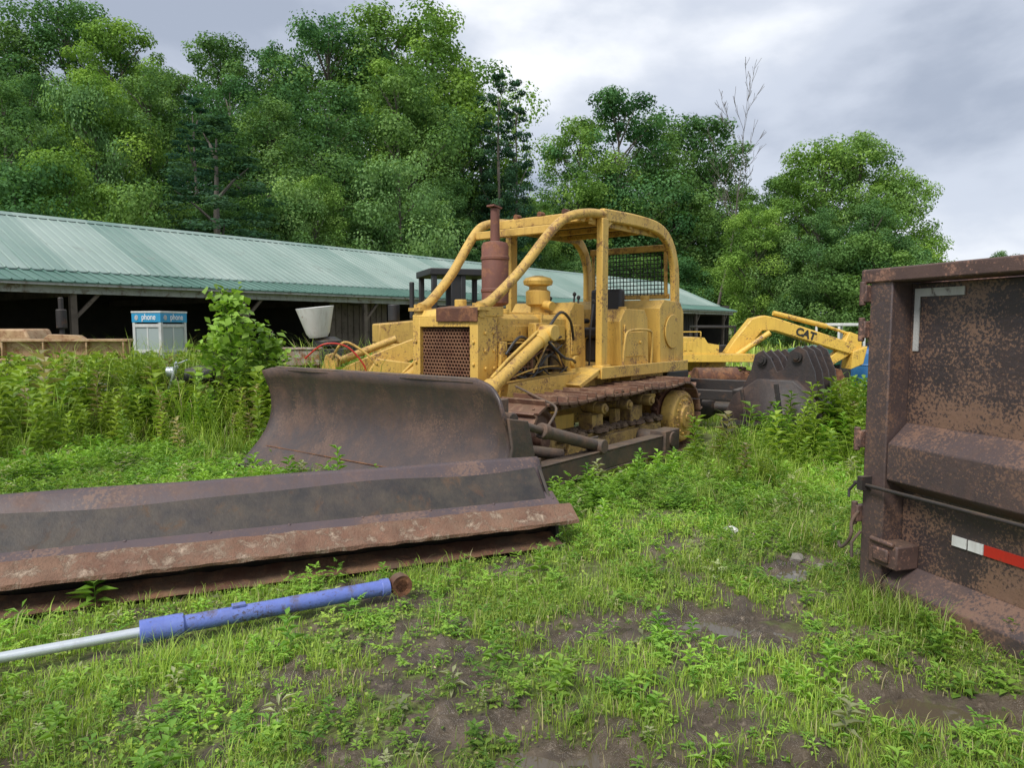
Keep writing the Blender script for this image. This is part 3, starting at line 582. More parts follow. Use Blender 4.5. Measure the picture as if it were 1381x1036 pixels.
for (y,z) in((-.20,1.27),(.22,1.22)): 
    b=MB(); b.cyl((-.42,y,z),(.44,y,z),.035)
    for x in(-.38,.40): b.cyl((x-.02,y,z),(x+.02,y,z),.06)
    b.obj("pin",DARK,bk,(0,0,0),.0)
for i in range(5):
    x=-.44+i*.22; b=MB(); b.prism([(-.66,.12),(-.76,.1),(-.80,-.18),(-.74,-.2)],x-.045,x+.045,ax='x'); b.obj("tooth",RUST,bk,(0,0,0),.006)
# ---------------------------------------------------------------- excavator
EXY=paint("excavator_yellow",(.80,.52,.09),(.70,.44,.08),amt=.25,rust=(.18,.08,.035),speck=.4,speckc=(.24,.13,.06),ss=20)
ex=thing("excavator","old yellow excavator with folded boom parked on grass","excavator",(5.4,20,-.3),0)
for y in(-.95,.95):
    b=MB(); b.prism([(-1.6,.25),(-1.4,.05),(1.4,.05),(1.6,.25),(1.6,.5),(1.4,.68),(-1.4,.68),(-1.6,.5)],y-.25,y+.25)
    for i in range(22): b.box(-1.45+i*.135,-1.40+i*.135,y-.27,y+.27,.66,.71)
    b.obj("crawler_track",RUST,ex,(0,0,0),.02)
b=MB(); b.box(-1.9,1.1,-1.15,1.15,.95,1.15); b.prism([(-1.5,1.15),(-1.55,1.52),(-1.35,1.60),(-.3,1.60),(-.2,1.45),(.1,1.4),(.1,1.15)],-1.1,1.1); b.cyl((0,0,.6),(0,0,.95),.6); b.beam((-1.3,-1.12,1.75),(-.4,-1.12,1.75),.03,.03); b.beam((-1.3,-1.12,1.6),(-1.3,-1.12,1.75),.03,.03); b.beam((-.4,-1.12,1.6),(-.4,-1.12,1.75),.03,.03)
for i in range(6): b.box(-1.4+i*.14,-1.32+i*.14,-1.115,-1.10,1.25,1.48)
b.obj("house",EXY,ex,(0,0,0),.03)
b=MB(); b.box(-.15,1.0,.35,1.1,1.15,1.35); b.box(-.15,1.0,.35,1.1,1.85,1.92)
for x in(-.12,.97):
    for y in(.38,1.07): b.beam((x,y,1.3),(x,y,1.88),.06,.06)
b.obj("cab",BLACK,ex,(0,0,0),.01)
b=MB(); b.prism([(.55,1.15),(.8,1.55),(1.25,2.12),(1.6,2.20),(1.9,2.14),(4.1,1.42),(4.25,1.2),(4.0,1.12),(1.9,1.77),(1.55,1.77),(1.1,1.2),(.9,1.05)],-.22,.18)
boom=b.obj("boom",EXY,ex,(0,0,0),.03)
b=MB(); b.cyl((.8,-.36,1.1),(1.7,-.36,1.72),.08); b.cyl((.8,.33,1.1),(1.7,.33,1.72),.08); b.cyl((1.9,-.02,2.27),(3.4,-.02,1.90),.07); b.cyl((3.4,-.02,1.90),(4.3,-.02,1.6),.04); b.obj("boom_cylinder",EXY,ex,(0,0,0),0)
b=MB(); b.prism([(4.0,1.75),(4.35,1.62),(4.35,1.3),(3.3,.65),(3.15,.75),(3.8,1.3)],-.16,.14); b.prism([(4.05,1.2),(4.45,1.35),(4.35,.85),(4.0,.7)],-.3,.3); b.obj("stick",EXY,ex,(0,0,0),.02)
b=MB(); b.prism([(3.3,.8),(3.7,.7),(3.9,.3),(3.5,.05),(3.1,.1),(3.0,.5)],-.4,.4); b.obj("digging_bucket",RUST,ex,(0,0,0),.02)
text("CAT","boom_lettering",BLACK,boom,(2.75,-.232,1.68),(R(90),R(18),0),.29,.004,.010)
# ---------------------------------------------------------------- shed
sh=thing("open_shed","long open-front shed with pale green corrugated metal roof","shed",(EX,EY,-.25),math.atan2(DY,DX))
G=.25
b=MB(); zr=4.72+G; z0=2.95+G; y0=.9
def slope(b,x0,x1,ya,za,yb,zb,t=.03): b.add([(x0,ya,za),(x1,ya,za),(x1,yb,zb),(x0,yb,zb),(x0,ya,za-t),(x1,ya,za-t),(x1,yb,zb-t),(x0,yb,zb-t)],[(0,1,2,3),(7,6,5,4),(0,4,5,1),(2,6,7,3),(1,5,6,2),(3,7,4,0)])
slope(b,-17,SL,y0,z0,5,zr); slope(b,-17,SL,5,zr,9.2,3.1+G)
n=int((SL+17)/.25)
for i in range(n+1):
    x=-17+i*.25
    b.add([(x-.03,y0-.02,z0+.001),(x,y0-.02,z0+.03),(x+.03,y0-.02,z0+.001),(x-.03,5,zr+.001),(x,5,zr+.03),(x+.03,5,zr+.001)],[(0,1,4,3),(1,2,5,4),(0,2,1)])
b.add([(-17,4.8,zr-.06),(SL,4.8,zr-.06),(SL,5,zr+.05),(-17,5,zr+.05),(SL,5.2,zr-.06),(-17,5.2,zr-.06)],[(0,1,2,3),(3,2,4,5)])
b.obj("roof",ROOF,sh,(0,0,0),0)
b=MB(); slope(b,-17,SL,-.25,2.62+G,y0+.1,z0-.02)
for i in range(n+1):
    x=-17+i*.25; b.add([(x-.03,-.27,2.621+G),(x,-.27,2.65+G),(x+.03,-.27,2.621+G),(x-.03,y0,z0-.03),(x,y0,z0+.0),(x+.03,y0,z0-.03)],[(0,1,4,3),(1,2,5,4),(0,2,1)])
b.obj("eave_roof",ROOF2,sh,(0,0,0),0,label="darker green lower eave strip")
b=MB(); b.box(-17,SL,.05,.12,2.36+G,2.60+G); b.box(-17,SL,-.22,-.17,2.53+G,2.60+G); b.obj("fascia",SIDING,sh,(0,0,0),.005)
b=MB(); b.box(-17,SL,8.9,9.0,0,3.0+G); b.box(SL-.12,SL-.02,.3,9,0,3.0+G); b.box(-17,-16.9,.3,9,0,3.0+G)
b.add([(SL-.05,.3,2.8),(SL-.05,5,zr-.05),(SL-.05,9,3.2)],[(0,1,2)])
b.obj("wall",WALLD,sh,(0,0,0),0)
for k in range(-4,10):
    x=k*4.4+1.6; b=MB(); b.beam((x,.2,-.3),(x,.2,2.45+G),.14,.14); b.beam((x,.2,1.75+G),(x+.6,.2,2.4+G),.08,.08); b.beam((x,.2,2.4+G),(x,8.9,2.4+G),.06,.2)
    b.obj("post",WOOD,sh,(0,0,0),.005)
for (xa_,xb_) in ((9.5,12.0),(16,18.5),(24,28),(34,38)):
    b=MB(); b.box(xa_,xb_,.9,.98,0,2.5+G)
    for q in range(int((xb_-xa_)/.25)): b.box(xa_+q*.25,xa_+q*.25+.02,.87,.9,0,2.5+G)
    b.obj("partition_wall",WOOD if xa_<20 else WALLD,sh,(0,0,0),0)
# ---------------------------------------------------------------- phone booth
pb=thing("phone_booth","weathered aluminium phone booth with blue header sign","phone booth",(-7.55,15.3,-.25),R(-17),sc=(.8,.8,.98))
b=MB()
for x in(-.42,.42):
    for y in(-.42,.42): b.beam((x,y,0),(x,y,2.05),.08,.08)
b.box(-.46,.46,-.46,.46,0,.12); b.box(-.48,.48,-.48,.48,2.17,2.21)
for (p,q) in (((-.42,-.42),(.42,-.42)),((.42,-.42),(.42,.42)),((-.42,.42),(.42,.42)),((-.42,-.42),(-.42,.42))):
    for z in(.75,1.35,1.90): b.beam((*p,z),(*q,z),.06,.07)
    mid=((p[0]+q[0])/2,(p[1]+q[1])/2); b.beam((*mid,.1),(*mid,1.86),.04,.04)
b.obj("booth_frame",paint("white_aluminium",(.62,.64,.62),(.5,.51,.5),rust=(.2,.13,.08),amt=.25,rough=.45),pb,(0,0,0),.005)
b=MB(); b.box(-.47,.47,-.47,.47,1.97,2.17); hd=b.obj("header_sign",TURQ,pb,(0,0,0),.005)
WHT,_n,_bb=mk("white_lettering"); _bb.inputs['Base Color'].default_value=(.8,.8,.8,1)
text("phone","lettering",WHT,hd,(.09,-.476,2.08),(R(90),0,0),.18,.003,.001)
text("phone","lettering",WHT,hd,(.476,.09,2.08),(R(90),0,R(90)),.18,.003,.001)
for ax_ in(0,1):
    b=MB(); b.lathe([(.055,-.48),(.055,-.47),(.035,-.47),(.035,-.48),(.055,-.48)],(-.31,0,2.07),axis='y',n=20); b.obj("round_emblem",WHT,hd,(0,0,0),0,rot=(0,0,R(90)*ax_))
b=MB(); b.box(-.40,.40,-.425,-.415,.12,1.86); b.box(.415,.425,-.40,.40,.12,1.86); b.box(-.425,-.415,-.40,.40,.12,1.86); b.obj("glass_pane",GLASS,pb,(0,0,0),0)
b=MB(); b.box(-.15,.15,.25,.4,1.1,1.6); b.cyl((-.2,.22,1.15),(-.2,.22,1.45),.03); b.obj("telephone",BLACK,pb,(0,0,0),.02)
# ---------------------------------------------------------------- scrap by the shed
o_=thing("steel_beam","rusty beige steel beam lying on blocks in weeds","beam",(-8.45,13.4,-.05),R(8))
b=MB(); b.box(-1.05,1.2,-.16,.16,1.0,1.05); b.box(-1.05,1.2,-.16,.16,1.36,1.41); b.box(-1.04,1.19,-.03,.03,1.05,1.36); b.prism([(-.3,1.41),(-.2,1.5),(.3,1.48),(.4,1.41)],-.1,.1)
for x in(-1.0,-.3,.45,1.1): b.box(x,x+.03,-.15,.15,1.05,1.36)
b.obj("beam_section",BEIGE,o_,(0,0,0),.01)
for x in(-.9,.9): b=MB(); b.box(x-.14,x+.14,-.3,.3,-.2,.6); b.box(x-.12,x+.12,-.28,.28,.62,.99); b.obj("support_block",WOOD,o_,(0,0,0),.01)
o_=thing("counterweight","faded yellow machine counterweight with slots","counterweight",(-9.5,13.9,-.1),R(-12))
b=MB(); b.prism([(-.5,.3),(-.5,1.45),(-.35,1.65),(.3,1.65),(.42,1.4),(.42,.3)],-.3,.3); b.obj("weight_block",BEIGE,o_,(0,0,0),.04)
b=MB(); 
for x in(-.38,-.1,.18): b.box(x,x+.12,-.325,-.3,.7,1.3)
b.box(-.4,.35,-.25,.25,-.1,.3); b.obj("slot_plate",RUST,o_,(0,0,0),.01)
o_=thing("scrap_engine","dark old engine with upright exhaust pipe on a stand","engine",(-9.4,14.9,-.2),0)
b=MB(); b.cyl((0,0,1.3),(0,0,2.4),.05); b.cyl((0,0,1.75),(0,0,2.15),.1); b.box(-.5,.5,-.3,.3,.5,1.3); b.cyl((-.55,0,.9),(-.5,0,.9),.25); b.box(-.6,.6,-.3,-.25,.3,.5); b.obj("engine_block",DARK,o_,(0,0,0),.02)
for x in(-.5,.5): b=MB(); b.box(x-.05,x+.05,-.3,.3,0,.5); b.obj("stand_leg",RUST,o_,(0,0,0),.01)
o_=thing("sheet_stack","stack of weathered grey metal sheets on the ground","metal sheets",(-7.0,12.2,-.15),R(5))
for i in range(7): b=MB(); b.box(-.7+.05*math.sin(i*2.1),.7+.06*math.cos(i*1.7),-.45,.45,.5+i*.045,.525+i*.045); b.obj("sheet",ALU,o_,(0,0,0),.003)
for x in(-.5,.5): b=MB(); b.box(x-.1,x+.1,-.4,.4,0,.5); b.obj("bearer",WOOD,o_,(0,0,0),.01)
o_=thing("mixer_drum","white enamel drum bowl on a dark stand","mixer drum",(-3.55,13.7,-.2),0)
b=MB(); b.lathe([(.17,1.60),(.22,1.68),(.34,2.12),(.355,2.17),(.33,2.17),(.31,2.12),(.2,1.75)],(0,0,0)); b.obj("drum",WHITE,o_,(0,0,0),0,rot=(R(4),R(-5),0))
b=MB(); b.lathe([(.12,1.35),(.28,1.42),(.28,1.52),(.15,1.6)],(0,0,0)); b.box(-.38,.38,-.3,.3,1.15,1.37)
for x in(-.3,.3):
    for y in(-.2,.2): b.beam((x,y,0),(x,y,1.16),.06,.06)
b.obj("stand",BLACK,o_,(0,0,0),.01)
o_=thing("steel_toolbox","white rusty steel box standing in the weeds","steel box",(-3.9,12.9,-.1),R(10))
b=MB(); b.box(-.42,.42,-.3,.3,1.0,1.28); b.box(-.44,.44,-.32,.32,1.28,1.31); b.obj("box_body",paint("white_rusty",(.45,.42,.38),(.35,.3,.25),rust=(.2,.09,.04),amt=.7),o_,(0,0,0),.01)
for x in(-.38,.38):
    for y in(-.26,.26): b=MB(); b.beam((x,y,0),(x,y,1.0),.05,.05); b.obj("leg",RUST,o_,(0,0,0),.004)
o_=thing("backhoe_arm","yellow backhoe digging arm with hoses resting in weeds","backhoe arm",(-2.35,11.4,-.1),R(6))
b=MB(); b.prism([(-1.0,.45),(-.95,.7),(-.35,1.05),(.35,1.35),(.75,1.5),(.95,1.4),(.85,1.2),(.3,.95),(-.3,.7),(-.8,.4)],-.12,.12); b.prism([(-.8,.5),(-.6,1.25),(-.5,1.28),(-.4,1.2),(-.5,.5)],-.2,.2); b.prism([(-.2,.6),(.2,1.2),(.9,1.1),(1.0,.8),(.3,.5)],-.25,-.2); b.box(-.9,1.0,-.3,.3,.2,.5); b.obj("arm_section",YEL,o_,(0,0,0),.02)
b=MB(); b.cyl((-.4,-.05,1.15),(.5,-.05,1.5),.06); b.tube(arc([(-.5,-.2,1.2),(-.3,-.25,1.45),(.0,-.25,1.3),(.2,-.25,1.1)]),.02); b.obj("hydraulic_ram",YEL2,o_,(0,0,0),0)
b=MB(); b.tube(arc([(-.9,-.25,1.2),(-.6,-.3,1.42),(-.25,-.3,1.38),(.0,-.3,1.1),(.05,-.3,.9)]),.014); b.obj("hose",RED,o_,(0,0,0),0)
b=MB(); b.box(-.8,.8,-.28,.28,-.1,.2); b.obj("skid_base",RUST,o_,(0,0,0),.01)
o_=thing("log_skidder","black cabbed log skidder parked by the shed","skidder",(-1.3,15.2,-.25),R(20))
b=MB(); b.box(-1.6,1.0,-.5,.5,.8,1.5); b.prism([(-1.6,1.5),(-1.6,1.9),(-.5,2.0),(-.4,1.5)],-.45,.45); b.obj("chassis",YEL2,o_,(0,0,0),.03)
b=MB(); b.box(-.6,.8,-.66,.66,2.88,3.02); b.box(-.5,.7,-.58,.58,1.5,2.25)
for x in(-.5,.1,.7):
    for y in(-.57,.57): b.beam((x,y,2.0),(x,y,2.95),.11,.11)
b.box(-.15,.1,-.6,-.55,2.1,2.9); b.cyl((-.9,-.3,2.0),(-.9,-.3,2.75),.05); b.cyl((-1.2,.1,1.95),(-1.2,.1,2.3),.12)
b.obj("cab",BLACK,o_,(0,0,0),.02)
for x in(-1.2,1.0):
    for y in(-.8,.8):
        b=MB(); b.lathe([(.25,-.2),(.55,-.22),(.65,-.15),(.68,0),(.65,.15),(.55,.22),(.25,.2)],(x,y,.66),axis='y'); b.obj("wheel",RUBBER,o_,(0,0,0),0)
o_=thing("motorcycle","old motorcycle half hidden in tall weeds","motorcycle",(-4.75,11.1,-.06),R(12))
for x in(-.68,.68):
    b=MB(); pts=[(x+.29*math.cos(t),0,.33+.29*math.sin(t)) for t in [k*math.pi/12 for k in range(25)]]; b.tube(pts,.045,8)
    for k in range(10): t=k*math.pi/5; b.cyl((x,0,.33),(x+.27*math.cos(t),0,.33+.27*math.sin(t)),.004,n=4)
    b.cyl((x,-.06,.33),(x,.06,.33),.05); b.obj("wheel",RUBBER,o_,(0,0,0),0)
b=MB(); b.tube([(-.68,0,.33),(-.45,0,.85),(-.1,0,.8),(.3,0,.5),(.68,0,.33)],.025); b.tube([(-.45,0,.85),(-.25,0,.4),(.2,0,.3),(.4,0,.6),(.68,0,.78)],.025); b.box(-.2,.18,-.12,.12,.35,.62); b.cyl((-.2,.14,.3),(.7,.16,.33),.035); b.obj("frame",BLACK,o_,(0,0,0),0)
b=MB(); b.lathe([(.02,-.25),(.12,-.2),(.15,0),(.12,.2),(.02,.25)],(0,0,0),axis='z',n=16); tk=b.obj("fuel_tank",BLACK,o_,(-.12,0,.9),0,rot=(0,R(85),0))
b=MB(); b.prism([(.1,.82),(.12,.9),(.75,.95),(.8,.85),(.5,.78)],-.12,.12); b.obj("saddle",BLACK,o_,(0,0,0),.03)
b=MB(); b.tube([(-.38,-.35,1.12),(-.45,-.15,1.08),(-.45,.15,1.08),(-.38,.35,1.12)],.014); b.tube([(-.68,-.07,.33),(-.45,-.07,1.05)],.022); b.tube([(-.68,.07,.33),(-.45,.07,1.05)],.022); b.cyl((-.6,0,.95),(-.5,0,.95),.08); b.obj("handlebar",CHROME,o_,(0,0,0),0)
o_=thing("steel_drum","rusty steel drum lying on its side on timbers","drum",(3.9,13.6,.34),R(10))
b=MB(); b.lathe([(.02,-.42),(.20,-.42),(.215,-.41),(.21,-.15),(.22,-.14),(.21,-.13),(.21,.14),(.22,.15),(.21,.16),(.215,.41),(.20,.42),(.02,.42)],(0,0,.26),axis='y'); b.obj("drum_shell",RUST,o_,(0,0,0),0,rot=(0,0,R(90)))
for y in(-.2,.2): b=MB(); b.box(-.5,.5,y-.08,y+.08,-.6,.07); b.obj("timber",WOOD,o_,(0,0,0),.01)
o_=thing("axle_assembly","dark steel axle and frame scrap in grass","axle",(3.2,11.9,-.2),R(-30))
b=MB(); b.cyl((-.8,0,.45),(.8,0,.45),.1); b.lathe([(.1,-.2),(.22,-.12),(.25,0),(.22,.12),(.1,.2)],(0,0,.45)); b.box(-.7,.7,.2,.3,.5,.9); b.box(-.7,-.6,-.5,.8,.5,.8); b.box(.6,.7,-.5,.8,.5,.8); b.box(-.9,.9,-.5,-.4,.62,.78); b.obj("axle_housing",DARK,o_,(0,0,0),.01)
for x in(-.85,.85): b=MB(); b.cyl((x-.06,0,.45),(x+.06,0,.45),.26); b.obj("brake_drum",DARK,o_,(0,0,0),.02)
o_=thing("farm_tractor","green tractor with pale cab roof parked beyond excavator","tractor",(10.5,24,-.5),R(20))
b=MB(); b.prism([(-1.2,.8),(-1.2,1.35),(.1,1.5),(.2,.8)],-.35,.35); b.box(.1,1.2,-.5,.5,.8,1.3); b.obj("hood",GREENP,o_,(0,0,0),.04)
b=MB(); b.box(.1,1.3,-.55,.55,2.1,2.2)
for x in(.15,1.25):
    for y in(-.5,.5): b.beam((x,y,1.3),(x,y,2.1),.07,.07)
b.obj("cab_roof",WHITE,o_,(0,0,0),.02)
for x,r in((-.9,.4),(.8,.68)):
    for y in(-.7,.7):
        b=MB(); b.lathe([(r*.4,-.15),(r*.85,-.17),(r,-.08),(r,.08),(r*.85,.17),(r*.4,.15)],(x,y,r),axis='y'); b.obj("wheel",RUBBER,o_,(0,0,0),0)
o_=thing("water_tank","blue plastic tank standing on grass","tank",(10.6,21.0,-.3),0)
b=MB(); b.lathe([(.02,0),(.5,0),(.52,.05),(.52,.35),(.54,.37),(.52,.4),(.52,.75),(.54,.77),(.52,.8),(.52,1.1),(.4,1.2),(.12,1.25),(.12,1.33),(.02,1.33)]); b.obj("tank_shell",TARP,o_,(0,0,0),0)
b=MB(); b.lathe([(.02,1.33),(.16,1.33),(.16,1.39),(.02,1.39)]); b.obj("lid",BLACK,o_,(0,0,0),0)

# ---------------------------------------------------------------- vegetation engine
def scatter(tv,tf,mats,pos,cols):
    n=len(pos);V=len(tv); v=(np.einsum('nij,vj->nvi',mats,tv)+pos[:,None]).reshape(-1,3)
    offs=(np.arange(n)*V)[:,None,None]; fs={}
    for k in(3,4):
        a=np.array([f for f in tf if len(f)==k],dtype=np.int64)
        if len(a): fs[k]=(a[None]+offs).reshape(-1,k)
    return v,fs,np.repeat(cols,V,0)
def merge(parts,name,mat,label,cat,link=True,kind=None,parent=None):
    vs=[];F3=[];F4=[];cs=[];o=0
    for v,fs,c in parts:
        vs.append(v);cs.append(c)
        if 3 in fs: F3.append(fs[3]+o)
        if 4 in fs: F4.append(fs[4]+o)
        o+=len(v)
    F=[]
    if F3: F.append(np.concatenate(F3))
    if F4: F.append(np.concatenate(F4))
    me=fast_mesh(name,np.concatenate(vs),F,np.concatenate(cs)); me.materials.append(mat)
    if not link: return me
    ob=bpy.data.objects.new(name,me); coll.objects.link(ob)
    if kind: ob["kind"]=kind
    if parent: ob.parent=parent
    else: ob["label"]=label; ob["category"]=cat
    return ob
def rotz(a,s):
    c,si=np.cos(a),np.sin(a); m=np.zeros((len(a),3,3)); m[:,0,0]=c;m[:,0,1]=-si;m[:,1,0]=si;m[:,1,1]=c;m[:,2,2]=1
    return m*s[:,None,:]
def orient(nrm,spin,sz,asp=.65):
    n=len(nrm); up=np.tile([0.,0,1],(n,1)); up[np.abs(nrm[:,2])>.95]=[1,0,0]
    t=np.cross(up,nrm); t/=np.linalg.norm(t,axis=1)[:,None]+1e-9; bt=np.cross(nrm,t)
    c,s=np.cos(spin)[:,None],np.sin(spin)[:,None]; a=t*c+bt*s; b_=-t*s+bt*c
    return np.stack([a*sz[:,None]*asp,b_*sz[:,None],nrm*sz[:,None]],-1)
LEAFV=np.array([(0,-.5,0),(.5,-.05,.08),(0,.55,-.05),(-.5,-.05,.08)]); LEAFF=[(0,1,2,3)]
def blocked(x,y,h=.0):
    rx,ry=x-DO[0],y-DO[1]; a=rx*.622+ry*.783; l=rx*.783-ry*.622
    k=((a>-.1)&(a<5.9)&(np.abs(l)<1.5)) if h<.25 else ((a>-.2)&(a<6.1)&(np.abs(l)<1.95))
    k|=(a>.0)&(a<3.5)&(np.abs(np.abs(l)-1.7)<.1)
    c,s=math.cos(ang),math.sin(ang); u=(x+1.6)*c+(y-4.32)*s; v=-(x+1.6)*s+(y-4.32)*c
    k|=(u>-3.1)&(u<Lh+.05)&(v>-.14)&(v<.46)
    ca,sa=.295,-.955; u=(x-2.15)*ca+(y-4.2)*sa; v=-(x-2.15)*sa+(y-4.2)*ca
    k|=(u>-.02)&(u<5.7)&(v>-.0)&(v<2.6)
    u=(x-c0.x)*math.cos(a_c)+(y-c0.y)*math.sin(a_c); v=-(x-c0.x)*math.sin(a_c)+(y-c0.y)*math.cos(a_c)
    k|=(u>-1)&(u<L+.05)&(np.abs(v)<.06+h*.25)
    for cx,cy,sx,sy in PUD: k|=(((x-cx)/sx)**2+((y-cy)/sy)**2<.7)
    p,q=shed_pq(x,y); k|=(q>.6)&(q<9.2)&(p<SL+.5)
    return k
def tall(x,y):
    n=fbm(x*.8,y*.8,11)
    left=np.clip((y-(8.8+.6*n))/1.5,0,1)*(x<-.8)
    lx=np.clip((-x-5.2)/1.5,0,1)*np.clip((y-6.9)/1.3,0,1)
    right=.95*np.exp(-((x-4.1)/1.0)**2-((y-8.8)/1.0)**2)+.35*np.exp(-((x-2.5)/.6)**2-((y-7.9)/1.2)**2)
    return np.clip(np.maximum(np.maximum(left,lx),np.maximum(right,np.clip((y-12)/4,0,.3))),0,1)
def sample(n,y0,y1,mx=.4,k=.8):
    y=np.sqrt(y0**2+(y1**2-y0**2)*rng.random(n)); x=(rng.random(n)*2-1)*(y*k+mx); return x,y
def gcol(n,x,y,br=1.):
    t=rng.random(n)[:,None]; pt=np.clip((fbm(x*.9,y*.9,21)-.3)*2.2,0,1)[:,None]
    c=np.array([.15,.26,.040])*(1-t)+np.array([.37,.485,.075])*t; c=c*(.70+.6*pt)*(1+.12*np.clip((y[:,None]-6)/6,0,1))
    d=rng.random(n)<.08; c[d]=np.array([.48,.42,.22])*(.6+.6*rng.random((d.sum(),1)))
    return np.minimum(c*br,.62)
BLV=np.array([(-.5,0,0),(.5,0,0),(.42,.12,.5),(-.42,.12,.5),(.28,.42,.86),(-.28,.42,.86),(0,.85,1.0)]); BLF=[(0,1,2,3),(3,2,4,5),(5,4,6)]
parts=[]
for (n,y0,y1,w0,hb) in ((120000,1.8,4.6,.0036,.85),(165000,4.6,8.5,.0055,.9),(115000,8.5,14,.010,1.),(60000,14,32,.03,1.),(26000,30,85,.09,1.6)):
    x,y=sample(n,y0,y1); md=mud(x,y); T=tall(x,y); cl=fbm(x*2.2,y*2.2,31)
    keep=(rng.random(n)<np.clip(1.05-1.1*md,.05,1)*np.clip((cl-.34)*5,.10,1))&~blocked(x,y)
    x,y,T,cl=x[keep],y[keep],T[keep],cl[keep]; n=len(x)
    h=(.03+.09*rng.random(n)**2*np.clip(cl*1.6,.3,1.5)+T*(.15+.6*rng.random(n)**1.5))*hb
    tuft=(fbm(x*1.9,y*1.9,41)>.66); h=np.where(tuft,h*2.0,h)
    ww=w0*(.6+.8*rng.random(n)); lean=h*(.3+.8*rng.random(n))
    mats=rotz(rng.random(n)*6.283,np.stack([ww,lean,h],1))
    parts.append(scatter(BLV,BLF,mats,np.stack([x,y,gz(x,y)-.005],1),gcol(n,x,y,1.05)))
merge(parts,"grass",GRASSM,"patchy bright green grass growing through the mud","grass",kind="stuff")
def leaf(vs,fs,o,d,up,L_,W_,droop=.25):
    o=Vector(o);d=Vector(d).normalized();s=d.cross(Vector(up)).normalized();u=s.cross(d); b_=len(vs)
    vs+= [tuple(o),tuple(o+d*L_*.45+s*W_*.5+u*L_*.06),tuple(o+d*L_-u*L_*droop),tuple(o+d*L_*.45-s*W_*.5+u*L_*.06)]
    fs+=[(b_,b_+1,b_+2),(b_,b_+2,b_+3)]
def ragweed(r):
    vs=[];fs=[]; nl=r.randint(6,10)
    for i in range(nl):
        az=i*2.4+r.uniform(-.3,.3); z=i/nl*.95; el=.35+.6*i/nl; d=Vector((math.cos(az)*math.cos(el),math.sin(az)*math.cos(el),math.sin(el)*.7)); Ln=r.uniform(.45,.8)*(1-.35*i/nl)
        s=d.cross(Vector((0,0,1))).normalized(); base=Vector((0,0,z))
        for k in range(1,4):
            p=base+d*Ln*k/4-Vector((0,0,.22*Ln*(k/4)**2)); l2=Ln*.42*(1-.14*k)*r.uniform(.8,1.2)
            leaf(vs,fs,p,d*.7+s,(0,0,1),l2,l2*.5); leaf(vs,fs,p,d*.7-s,(0,0,1),l2,l2*.5)
        leaf(vs,fs,base+d*Ln*.7-Vector((0,0,.12*Ln)),d,(0,0,1),Ln*.45,Ln*.2); leaf(vs,fs,base,d,(0,0,1),Ln*.8,Ln*.06,.15)
    return np.array(vs),fs
def broad(r,w=.31):
    vs=[];fs=[]; nl=r.randint(7,12)
    for i in range(nl):
        az=i*2.4+r.uniform(-.3,.3); z=i/nl*.7; el=.15+.8*i/nl; d=Vector((math.cos(az)*math.cos(el),math.sin(az)*math.cos(el),math.sin(el)*.6)); leaf(vs,fs,Vector((0,0,z))+d*.1,d,(0,0,1),r.uniform(.5,.85)*(1-.3*i/nl),r.uniform(.8,1.2)*w,.3)
    return np.array(vs),fs
def goldenrod(r,nl=34,ll=.20,wr=.24):
    vs=[];fs=[]; bx,by=r.uniform(-.12,.12),r.uniform(-.12,.12)
    vs+=[(-.006,0,0),(.006,0,0),(bx+.004,by,1),(bx-.004,by,1)]; fs.append((0,1,2,3)); vs+=[(0,-.006,0),(0,.006,0),(bx,by+.004,1),(bx,by-.004,1)]; fs.append((4,5,6,7))
    for i in range(nl):
        t=.12+.88*i/nl; az=i*2.4+r.uniform(-.4,.4); el=.35+.5*t; d=Vector((math.cos(az)*math.cos(el),math.sin(az)*math.cos(el),math.sin(el)))
        leaf(vs,fs,(bx*t,by*t,t),d,(0,0,1),ll*r.uniform(.7,1.1)*(1.1-.5*t),ll*wr,.45)
    return np.array(vs),fs
rr=random.Random(3)
parts=[]
for ti,(tmpl,cnt,s0,s1,br_k) in enumerate([(ragweed(rr),1900,.04,.14,1.0),(ragweed(rr),1900,.04,.15,1.15),(ragweed(rr),1500,.04,.15,.9),(broad(rr),2800,.02,.08,1.0),(broad(rr,.2),3000,.025,.10,1.1),(broad(rr,.4),1700,.03,.09,.8),(goldenrod(rr,16,.5,.3),1700,.05,.19,1.0),(broad(rr,.13),2600,.04,.13,1.15)]):
    x,y=sample(cnt*2,1.8,9.8); cl=fbm(x*1.1,y*1.1,51+7*ti); keep=(rng.random(len(x))<np.clip(1-.85*mud(x,y),.14,1)*np.clip((cl-.42)*6,.06,1))&~blocked(x,y,.3)
    x,y=x[keep],y[keep]; n=len(x); s=s0+(s1-s0)*rng.random(n)**1.8; s=s*(1+.5*(y>6))*np.where(mud(x,y)>.4,.65,1)
    mats=rotz(rng.random(n)*6.283,np.stack([s,s,s*(.6+.7*rng.random(n))],1))
    c=gcol(n,x,y,br_k)*np.array([.82,1.0,1.0]); parts.append(scatter(tmpl[0],tmpl[1],mats,np.stack([x,y,gz(x,y)-.003],1),c))
x,y=sample(170000,1.8,8.5); cl=fbm(x*2.1,y*2.1,71); keep=(rng.random(len(x))<np.clip(1-1.15*mud(x,y),.04,1)*np.clip((cl-.36)*5,.05,1))&~blocked(x,y); x,y=x[keep],y[keep]; n=len(x)
nr=rng.normal(0,.4,(n,3)); nr[:,2]=1; nr/=np.linalg.norm(nr,axis=1)[:,None]; parts.append(scatter(LEAFV,LEAFF,orient(nr,rng.random(n)*6.28,.008+.018*rng.random(n)),np.stack([x,y,gz(x,y)+.01+.03*rng.random(n)],1),gcol(n,x,y,1.05)))
merge(parts,"low_weeds",GRASSM,"low ragweed and clover covering the muddy yard","weeds",kind="stuff")
parts=[]
